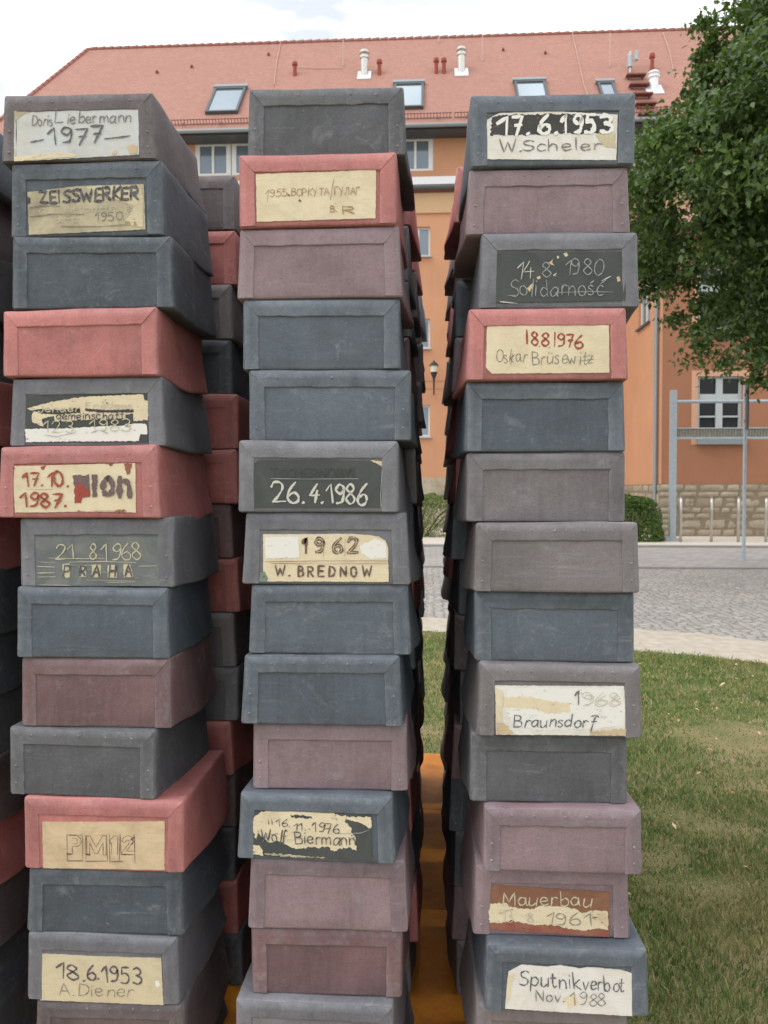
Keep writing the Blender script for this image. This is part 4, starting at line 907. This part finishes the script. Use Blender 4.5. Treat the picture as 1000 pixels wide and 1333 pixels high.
# roof
uvmesh('roof', [((-19.3, RY0, ze), (BX1+2, RY0, ze), (BX1+2, RY1, zr), (-17.25, RY1, zr)), ((BX1+2, 2*RY1-RY0, ze), (-19.3, 2*RY1-RY0, ze), (-17.25, RY1, zr), (BX1+2, RY1, zr)),
                ((-19.3, 2*RY1-RY0, ze), (-19.3, RY0, ze), (-17.25, RY1, zr))], TILES, bl)
bpart(MB().box(-19.1, BX1, RY0+.12, DY-.02, ze-.12, ze-.03), 'soffit', DZINC)
bpart(MB().tube([(-19.3, RY0-.06, ze-.02), (BX1, RY0-.06, ze-.02)], .09, 8), 'gutter', ZINC)
mb = MB()
for i in range(88): x = -17.2 + i*.42; mb.tube([(x, RY1, zr-.02), (x+.40, RY1, zr+.0)], [.10, .13], 7)
for i in range(24):
    t = i/24; a = Vector((-19.3, RY0, ze)).lerp(Vector((-17.25, RY1, zr)), t); b = Vector((-19.3, RY0, ze)).lerp(Vector((-17.25, RY1, zr)), t+.04); mb.tube([a, b], [.12, .10], 7)
bpart(mb, 'ridge_tiles', flat('ridge_clay', lin(150, 100, 90), .8))
nrm = Vector((0, -(zr-ze), RY1-RY0)).normalized(); slope = Vector((0, RY1-RY0, zr-ze)).normalized(); EX = Vector((1, 0, 0))
def on_roof(px, py):
    d = CM @ Vector(((px-500)/FPX, -(py-666.5)/FPX, -1)); o = Vector((0, 0, EYE)); P0 = Vector((0, RY0, ze)); return o + d*((P0-o).dot(nrm)/d.dot(nrm))
# snow guard rail just above the eave
for xs in range(-17, 17, 6):
    mb = MB()
    for i in range(44):
        x = xs + i*.135
        if x > 17: break
        p = Vector((x, RY0, ze)) + slope*.62 + nrm*.02; mb.obox(p + nrm*.12, EX*.012, slope*.008, nrm*.11)
    for hh in (.03, .22): mb.obox(Vector((xs+2.95, RY0, ze)) + slope*.62 + nrm*hh, EX*2.96, slope*.012, nrm*.012)
    for i in range(4): p = Vector((xs+.5+i*1.6, RY0, ze)) + slope*.5; mb.obox(p + nrm*.1, EX*.02, slope*.12, nrm*.02)
    bpart(mb, 'snow_guard', flat('snow_guard_metal', lin(120, 76, 66), .7))
def skylight(pl, pt, prr, pb):
    c = on_roof((pl+prr)/2, (pt+pb)/2); a = on_roof(pl, pb); b = on_roof(prr, pt); w_ = abs((on_roof(prr, pb)-a).x)/2; h_ = abs((b-a).dot(slope))/2
    f = MB(); t = .1
    for sx_ in (-1, 1): f.obox(c + EX*sx_*(w_-t/2) + nrm*.06, EX*t/2, slope*h_, nrm*.09)
    f.obox(c - slope*(h_-t/2) + nrm*.062, EX*(w_-t), slope*t/2, nrm*.09); f.obox(c + slope*(h_-t) + nrm*.062, EX*(w_-t), slope*t, nrm*.09)
    o = bpart(f, 'skylight', DZINC); f = MB().obox(c + nrm*.08 - slope*.05, EX*(w_-t), slope*(h_-t), nrm*.02); f.build('pane', SKYGLASS, o)
    MB().obox(c + slope*(h_+.06) + nrm*.11, EX*(w_+.06), slope*.11, nrm*.07).build('shutter_box', ZINC, o)
for q in ((274, 116, 316, 149), (512, 110, 552, 143), (671, 107, 713, 140), (781, 109, 803, 138)): skylight(*q)
def flue(px, py_top, py_base, r, white=False):
    p = on_roof(px, py_base); H_ = at(px, py_top, p.y).z - p.z
    o = bpart(MB().lathe(p.x, p.y+.25, [(r, p.z-.1), (r, p.z+H_*.68), (r*1.25, p.z+H_*.70), (r*1.25, p.z+H_*.78), (r*1.1, p.z+H_*.80), (r*1.4, p.z+H_*.86), (r*1.0, p.z+H_*.95), (r*.25, p.z+H_)], 14), 'chimney', FLUE if white else STEEL, smooth=False)
    MB().obox(p + slope*.28 + nrm*.02, EX*r*1.8, slope*.42, nrm*.03).build('flashing', FLUE, o); return o
flue(474, 60, 102, .17); flue(601, 56, 98, .17); flue(853, 88, 121, .2, True)
for px, pt, pb in ((384, 81, 98), (494, 78, 97), (568, 76, 95), (578, 76, 95), (849, 70, 92)):
    p = on_roof(px, pb); H_ = at(px, pt, p.y).z - p.z; bpart(MB().lathe(p.x, p.y, [(.1, p.z-.1), (.085, p.z+H_*.4), (.085, p.z+H_*.7), (.13, p.z+H_*.75), (.13, p.z+H_*.85), (.11, p.z+H_)], 10), 'vent_pipe', TERRA)
for px, pt, pb in ((447, 52, 86), (571, 48, 56), (628, 47, 80), (794, 43, 88)):
    p = on_roof(px, pb); H_ = at(px, pt, p.y).z - p.z; bpart(MB().tube([p, p + Vector((0, 0, H_))], .035, 6), 'lightning_rod', RODM)
for pts in (((366, 54), (360, 84), (357, 112)), ((745, 44), (752, 76), (760, 112)), ((863, 44), (872, 70), (876, 92)), ((384, 89), (420, 90), (447, 90)), ((760, 112), (764, 124), (768, 140))):
    bpart(MB().tube([on_roof(*q) + nrm*.05 for q in pts], .018, 5), 'lightning_wire', RODM)
for k in range(5):
    mb = MB(); p = on_roof(827 + 4.2*k, 103 + 12.5*k); mb.obox(p + nrm*.16, EX*.42, Vector((0, .16, 0)), Vector((0, 0, .03))); mb.obox(p + nrm*.08 - EX*.3, EX*.02, slope*.1, nrm*.1); mb.obox(p + nrm*.08 + EX*.3, EX*.02, slope*.1, nrm*.1)
    bpart(mb, 'roof_step', TREAD)
p = on_roof(820, 95); mb = MB().tube([p, p + Vector((0, 0, .95))], .05, 6); o = bpart(mb, 'antenna', STEEL)
MB().lathe(p.x, p.y, [(.11, p.z+.25), (.11, p.z+.75), (.04, p.z+.9)], 10).lathe(p.x+.28, p.y, [(.08, p.z+.55), (.08, p.z+.95), (.02, p.z+1.0)], 10).box(p.x, p.x+.28, p.y-.02, p.y+.02, p.z+.52, p.z+.56).build('receiver', GALV, o)
for px, py in ((250, 88), (205, 95), (710, 70), (655, 66), (350, 72)): q = on_roof(px, py); bpart(MB().obox(q + nrm*.05, EX*.05, slope*.07, nrm*.07), 'vent_tile', TREAD)
# wall lantern
lp = at(565, 484, FY-.55); ln = empty('wall_lantern', (lp.x, FY, lp.z)); tag(ln, 'black wall lantern with pale glass on the orange facade between the stacks', 'lantern')
MB().lathe(0, -.55, [(.03, -.75), (.05, -.28), (.12, -.10), (.15, -.02), (.02, -.019)], 8).build('holder', IRON, ln); MB().lathe(0, -.55, [(.13, -.015), (.16, .24)], 8).build('glass', LAMPG, ln); MB().lathe(0, -.55, [(.21, .241), (.20, .27), (.10, .38), (.04, .42), (.02, .48)], 8).build('cap', IRON, ln)
MB().tube([(0, -.55, -.7), (0, -.3, -.85), (0, 0, -.85)], .03, 6).build('bracket', IRON, ln)

# ------------------------------------------------------------------ side wing (orange) in front of the long building
WY = 27.8; wc = at(859, 600, WY); WX = wc.x; zw = lambda py, px=930: at(px, py, WY).z
wg = empty('wing_building', (WX, WY, 0)); tag(wg, 'orange wing on a rough sandstone plinth behind the tree', 'building')
def wpart(mb, name, mat, **k): o = mb.build(name, mat, wg, **k); o.matrix_parent_inverse = Matrix.Translation((-WX, -WY, 0)); return o
WX1 = WX+11; zp = zw(630); zev = at(830, 336, 30.6).z
wa, wb = at(908, 530, WY).x, at(967, 530, WY).x
fh = [(wa, wb, zw(571), zw(490)), (wa+3.6, wb+3.6, zw(571), zw(490)), (wa, wb, zw(571)+3.7, zw(490)+3.7), (wa+3.6, wb+3.6, zw(571)+3.7, zw(490)+3.7)]
mb = MB(); holed_wall(mb, WX, WX1, zp, zev, WY, fh, .2); wpart(mb, 'front_wall', WORANGE)
sy0, sy1 = 29.2, 30.75; zt_, zb_ = at(835, 362, 30).z, at(835, 424, 30).z
mb = MB(); holed_wall(mb, WY-.0, FY-.06, zp, zev, 0, [(sy0, sy1, zb_, zt_)], .2)
mb.v = [(WX + y, x, z) for x, y, z in mb.v]; mb.f = [tuple(reversed(f)) for f in mb.f]; wpart(mb, 'side_wall', ORANGE)
bed = wpart(MB().box(WX-.03, WX1, WY-.03, WY+.3, -.02, zp).box(WX-.03, WX+.3, WY+.302, FY-.065, -.02, zp), 'plinth', MORTAR)
mb = MB(); mb.sh = []; ashlar(mb, (WX-.06, WY-.03, 0), (1, 0, 0), 9, .02, zp, 3); ashlar(mb, (WX-.03, FY-.1, 0), (0, -1, 0), FY-WY-.08, .02, zp, 4); o = mb.build('stone_blocks', STONE, bed, smooth=True); o.data.attributes.new('shade', 'FLOAT', 'POINT').data.foreach_set('value', mb.sh)
for a, b, c, d in fh:
    f = MB(); y = WY+.1; fw = .1
    f.box(a, a+fw, y, y+.08, c, d).box(b-fw, b, y, y+.08, c, d).box(a+fw, b-fw, y, y+.08, c, c+.18).box(a+fw, b-fw, y, y+.08, d-fw*.6, d)
    xm = (a+b)/2; zt2 = c+(d-c)*.67
    f.box(xm-.11, xm+.11, y-.02, y+.07, c+.181, d-fw*.6-.001).box(a+fw+.001, xm-.111, y-.01, y+.07, zt2-.11, zt2+.11).box(xm+.111, b-fw-.001, y-.01, y+.07, zt2-.11, zt2+.11)
    zt3 = c+(d-c)*.36; f.box(a+fw+.001, xm-.111, y+.01, y+.06, zt3-.03, zt3+.03).box(xm+.111, b-fw-.001, y+.01, y+.06, zt3-.03, zt3+.03)
    o = wpart(f, 'window', GREYP); MB().box(a+.02, b-.02, y+.081, y+.09, c+.02, d-.02).build('pane', DGLASS, o); 
    MB().box(a-.02, b+.1, WY-.16, WY+.099, c-.2, c-.004).build('sill', ZINC, o)
    s_ = MB().box(a-.2, a-.002, WY-.012, WY+.02, c-.2, d+.2).box(b+.002, b+.2, WY-.012, WY+.02, c, d+.2).box(a-.001, b+.001, WY-.012, WY+.02, d+.003, d+.2); wpart(s_, 'window_surround', SURROUND)
f = MB().box(WX+.1, WX+.18, sy0, sy0+.09, zb_, zt_).box(WX+.1, WX+.18, sy1-.09, sy1, zb_, zt_).box(WX+.1, WX+.18, sy0+.09, sy1-.09, zb_, zb_+.1).box(WX+.1, WX+.18, sy0+.09, sy1-.09, zt_-.1, zt_).box(WX+.09, WX+.17, (sy0+sy1)/2-.06, (sy0+sy1)/2+.06, zb_+.101, zt_-.101)
o = wpart(f, 'window', WHITEP); MB().box(WX+.14, WX+.15, sy0+.05, sy1-.05, zb_+.05, zt_-.05).build('pane', GLASS, o); MB().box(WX-.1, WX+.099, sy0-.08, sy1+.08, zb_-.07, zb_-.002).build('sill', DZINC, o)
wpart(MB().tube([(WX-.1, WY+.2, .05), (WX-.1, WY+.2, zev-.2)], .07, 10), 'drainpipe', ZINC)
wpart(MB().box(WX-.012, WX+.06, WY-.012, WY-.0005, zp+.001, zev), 'corner_strip', ORANGE)
q = uvmesh('roof', [((WX-.5, WY-.5, zev), (WX1+.5, WY-.5, zev), (WX1-4, WY+5, zev+4.5), (WX+5, WY+5, zev+4.5)), ((WX-.5, FY+4, zev), (WX-.5, WY-.5, zev), (WX+5, WY+5, zev+4.5), (WX+5, FY+4, zev+4.5)), ((WX+5, WY+5, zev+4.5), (WX1-4, WY+5, zev+4.5), (WX1-4, FY+4, zev+4.5), (WX+5, FY+4, zev+4.5))], TILES, wg)
q.matrix_parent_inverse = Matrix.Translation((-WX, -WY, 0))
wpart(MB().box(WX-.45, WX1, WY-.45, FY-.62, zev-.14, zev-.02), 'soffit', CORN)
wpart(MB().tube([(WX-.55, FY-.7, zev), (WX-.55, WY-.55, zev), (WX1, WY-.55, zev)], .09, 8), 'gutter', ZINC)

# ------------------------------------------------------------------ street furniture
p = ground_at(875, 705); PY = p[1]; zt_ = at(875, 508, PY).z; fr = empty('steel_gantry', (p[0], PY, .03)); tag(fr, 'tall galvanised steel frame with two rails standing before the orange wing', 'gantry')
def fpart(mb, name): o = mb.build(name, GALV, fr, bevel=.008); o.matrix_parent_inverse = Matrix.Translation((-p[0], -PY, -.03)); return o
XL, XR = p[0], p[0]+5.2
for x in (XL, XR): fpart(MB().box(x-.095, x+.095, PY-.08, PY+.08, .03, zt_), 'post'); fpart(MB().box(x-.26, x+.2, PY-.2, PY-.081, .03, .12).box(x-.26, x-.096, PY-.08, PY+.2, .03, .16), 'foot')
zr_ = at(875, 523, PY).z; fpart(MB().tube([(XL+.096, PY, zr_), (XR-.096, PY, zr_)], .055, 8), 'top_rail')
z1_, z2_ = at(875, 557, PY).z, at(875, 572, PY).z; mb = MB().box(XL+.096, XR-.096, PY-.05, PY+.05, z2_, z2_+.07).box(XL+.096, XR-.096, PY-.05, PY+.05, z1_-.04, z1_)
fpart(mb, 'beam'); mb = MB().box(XL+.096, XR-.096, PY-.012, PY+.012, z2_+.0705, z1_-.0405)
for i in range(58): x = XL+.14+i*.087; mb.obox((x, PY, (z1_-.04+z2_+.07)/2), (.012, 0, .03), (0, .04, 0), (0, 0, (z1_-.04-z2_-.07)/2-.002))
o = mb.build('grating', flat('weathered_grating', lin(140, 136, 126), .8, .2, 0, 9, .25, .2), fr); o.matrix_parent_inverse = Matrix.Translation((-p[0], -PY, -.03))
p2 = ground_at(968, 731); SY = p2[1]; zt2 = at(968, 500, SY).z; sg = empty('street_sign', (p2[0], SY, .02)); tag(sg, 'grey street sign post with dark panel turned edge-on, beside the bike hoops', 'sign')
MB().lathe(0, 0, [(.038, 0), (.038, zt2-.05), (.02, zt2)], 10).build('post', GALV, sg); zb2 = at(968, 561, SY).z
o = MB().obox((0, -.06, (zt2+zb2)/2-.0), (.075, .30, 0), (.0145, -.0036, 0), (0, 0, (zt2-zb2)/2)).build('panel', flat('dark_sign_back', lin(70, 76, 84), .5, .5, .2), sg, bevel=.006)
MB().obox((.0, -.02, zb2+.2), (.05, 0, 0), (0, .05, 0), (0, 0, .02)).obox((.0, -.02, zt2-.25), (.05, 0, 0), (0, .05, 0), (0, 0, .02)).build('clamp', GALV, sg)
for i, (px, wh) in enumerate(((886, 'first stainless bike hoop, beside the frame post'), (926, 'second stainless bike hoop, between frame post and street sign'), (961, 'third stainless bike hoop, just beside the street sign post'), (997, 'fourth stainless bike hoop, beyond the street sign post'))):
    q = ground_at(px, 707); zt3 = at(px, 649, q[1]).z; L = .75; dx = q[0]/q[1]
    h = MB().tube([(0, 0, 0), (0, 0, zt3-.2), (.02*dx, .02, zt3-.1), (.1*dx, .1, zt3-.03), (.2*dx, .2, zt3), ((L-.2)*dx, L-.2, zt3), ((L-.1)*dx, L-.1, zt3-.03), ((L-.02)*dx, L-.02, zt3-.1), (L*dx, L, zt3-.2), (L*dx, L, 0)], .042, 10).build('bike_hoop', STEEL, smooth=True)
    h.location = (q[0], q[1], .03); tag(h, wh, 'bike stand', 'stainless bike hoops before the plinth')

# ------------------------------------------------------------------ leaves: tree, hedge, shrub
def leaf_mesh(name, C, N, sizes, R, par, mat):
    """C centres, N outward bias; each leaf a folded four-corner blade"""
    n = len(C); d = R.normal(size=(n, 3)); d[:, 2] -= .35; d /= np.linalg.norm(d, axis=1)[:, None]
    nn = R.normal(size=(n, 3))*.75 + N*.8 + np.array([0, 0, .75]); nn -= d*(nn*d).sum(1)[:, None]; nn /= np.linalg.norm(nn, axis=1)[:, None] + 1e-9
    s = np.cross(nn, d); L = sizes[:, None]
    V = np.stack([C - d*L*.5, C + s*L*.30 + nn*L*.08 - d*L*.05, C + d*L*.55 - nn*L*.06, C - s*L*.30 + nn*L*.08 - d*L*.05], 1)
    me = bpy.data.meshes.new(name); me.vertices.add(n*4); me.vertices.foreach_set('co', V.reshape(-1))
    b = (np.arange(n)*4)[:, None]; lo = np.concatenate([b+np.array([[0, 1, 2]]), b+np.array([[0, 2, 3]])], 1).reshape(-1)
    me.loops.add(n*6); me.loops.foreach_set('vertex_index', lo.astype(np.int32)); me.polygons.add(n*2); me.polygons.foreach_set('loop_start', (np.arange(n*2)*3).astype(np.int32))
    me.update(calc_edges=True); me.validate()
    a_ = me.attributes.new('shade', 'FLOAT', 'POINT'); a_.data.foreach_set('value', np.repeat(R.random(n), 4).astype(np.float32))
    return link(name, me, mat, par)
def leaf_mat(name, c0, c1, trans=.3):
    m = NT(name); an = m.n('Attribute', attribute_name='shade').outputs['Fac']; v = m.coord(rnd=False)
    g = m.ramp(an, 0, 1, c0, c1); g = m.mix(m.math('MULTIPLY', m.ramp(m.noise(v, .9, 4), .4, .7), .4), g, mul(c1, 1.2))
    mat = m.out(g, .45, .4); tr = m.n('BsdfTranslucent'); m.l(m.mix(1.0, g, (1.2, 1.3, .6), 'MULTIPLY'), tr.inputs['Color']); mx_ = m.n('MixShader'); mx_.inputs[0].default_value = trans
    m.l(m.b.outputs[0], mx_.inputs[1]); m.l(tr.outputs[0], mx_.inputs[2]); m.l(mx_.outputs[0], m.t.nodes['Material Output'].inputs['Surface']); return mat
BARK = flat('bark', lin(88, 78, 68), .95, .1, 0, 8, .3, .8)
def tree():
    R = np.random.default_rng(9); TX, TY = 8.0, 14.0
    prof_z = [3.5, 3.75, 4.1, 4.8, 5.6, 6.5, 7.6, 8.15, 8.7, 9.6, 10.2, 11.5, 12.6, 13.2]; prof_r = [.6, 2.3, 3.5, 3.85, 4.2, 4.85, 4.95, 4.5, 4.0, 3.8, 3.2, 2.6, 1.5, .2]
    rad = lambda z: float(np.interp(z, prof_z, prof_r))
    root = empty('deciduous_tree', (TX, TY, 0)); tag(root, 'dense dark green broadleaf tree overhanging the orange wing', 'tree')
    ctr = []; rr = random.Random(6); bough = []
    while len(bough) < 165:
        z = rr.uniform(4.0, 12.8); a = rr.uniform(0, 6.283); t = rr.random()**.34
        r = rad(z)*t*rr.uniform(.86, 1.0) - .45
        if r < .2 and z < 11: continue
        b = Vector((max(r, 0)*math.cos(a), max(r, 0)*math.sin(a), z))
        if t > .8 and any((b-o[0]).length < .75 for o in bough): continue
        bough.append((b, t, rr.uniform(.55, .95)))
    for k in range(13):                                     # low boughs reaching out towards the lawn
        a = math.radians(rr.uniform(140, 235)); z = rr.uniform(5.5, 7.5); bough.append((Vector(((rad(z)-.55)*math.cos(a), (rad(z)-.55)*math.sin(a), z)), .95, rr.uniform(.5, .8)))
    for b, t, br_ in bough:
        for k in range(int(16*br_/.7)):
            d = Vector((rr.gauss(0, 1), rr.gauss(0, 1), rr.gauss(0, .75))).normalized()*rr.random()**.5*br_
            o = Vector((b.x, b.y, 0)).normalized()*.25*rr.random(); p_ = b + d + o; p_.z -= .30*(d.x*d.x+d.y*d.y)
            p_.z = max(p_.z, 3.5 + .62*max(0, math.hypot(p_.x, p_.y)-2.6)); ctr.append((p_.x, p_.y, p_.z, t))
    for k in range(60):                                     # hanging sprays under the crown
        a = rr.uniform(0, 6.283); r = rr.uniform(1.6, 3.5); ctr.append((r*math.cos(a), r*math.sin(a), rr.uniform(3.55, 4.2) + .5*max(0, r-2.6), .9))
    C, N, Sz = [], [], []
    for x, y, z, t in ctr:
        k = int(rr.uniform(50, 125)*(1.0 if t > .6 else .7)); sg_ = rr.uniform(.10, .24)
        q = R.normal(size=(k, 3))*np.array([sg_, sg_, sg_*.6]); q[:, 2] -= .35*np.linalg.norm(q[:, :2], axis=1)
        out = np.array([x, y, 0.]); out /= np.linalg.norm(out)+1e-6; C.append(q + (x, y, z)); N.append(np.repeat([out + (0, 0, .3)], k, 0)); Sz.append(R.uniform(.075, .145, k))
    leaf_mesh('crown', np.concatenate(C), np.concatenate(N), np.concatenate(Sz), R, root, leaf_mat('tree_leaves', lin(42, 63, 35), lin(94, 118, 62)))
    tk = MB().tube([(0, 0, -.1), (.03, 0, .5), (.05, .02, 2), (0, .05, 3.4), (-.08, .1, 6), (0, .05, 9), (.05, 0, 12)], [.42, .32, .27, .25, .18, .1, .03], 12)
    tr_ = tk.build('trunk', BARK, root, smooth=True); mb = MB()
    for i in range(46):
        x, y, z, t = rr.choice(ctr); z0 = min(z-.3, rr.uniform(2.6, 8)) if z > 3.2 else 2.6; z0 = max(2.4, z0-1); r0 = .1*(1 - z0/14)
        mb.tube([(0, .04, z0), (x*.35, y*.35, z0+(z-z0)*.5+.2), (x*.75, y*.75, z0+(z-z0)*.85+.15), (x, y, z)], [r0, r0*.6, r0*.3, .012], 6)
    mb.build('limbs', BARK, root, smooth=True)
tree()
def bush(name, label, cat, cx, cy, sx_, sy_, h, n, mat, boxy, seed_):
    R = np.random.default_rng(seed_); root = empty(name, (cx, cy, .03)); tag(root, label, cat)
    d = R.normal(size=(n, 3)); d[:, 2] = np.abs(d[:, 2]); d /= (np.abs(d)**boxy).sum(1)[:, None]**(1/boxy)
    nz_ = np.array([noise.noise(Vector(p*2.2 + seed_)) for p in d*np.array([sx_, sy_, h])]); t = (1 - .30*R.random(n)**1.6) * (.94+.12*nz_)
    Cc = d*t[:, None]*np.array([sx_, sy_, h]); leaf_mesh('foliage', Cc, d, R.uniform(.04, .085, n), R, root, mat)
    mb = MB()
    for k in range(9): a = k*.7; mb.tube([(.12*math.cos(a)*sx_, .12*math.sin(a)*sy_, -.03), (.4*math.cos(a)*sx_, .4*math.sin(a)*sy_, h*.45), (.7*math.cos(a)*sx_, .7*math.sin(a)*sy_, h*.75)], [.03, .02, .008], 5)
    mb.build('stems', BARK, root)
HL = leaf_mat('hedge_leaves', lin(66, 92, 40), lin(116, 136, 62), .3); SL = leaf_mat('shrub_leaves', lin(52, 78, 32), lin(92, 118, 52), .3)
hy = ground_at(560, 701)[1] + .8; hz = at(560, 641, hy).z; bush('hedge', 'trimmed green hedge seen through the gap between the stacks', 'hedge', at(545, 670, hy).x, hy, 2.2, .75, hz-.03, 14000, HL, 6, 5)
sy_ = ground_at(835, 707)[1] + .6; sh = at(835, 643, sy_).z; xl, xr2 = at(790, 670, sy_).x, at(863, 670, sy_).x; bush('shrub', 'rounded green shrub at the foot of the drainpipe beside the steel frame', 'shrub', (xl+xr2)/2, sy_, (xr2-xl)/2, .7, sh-.03, 11000, SL, 3.2, 8)
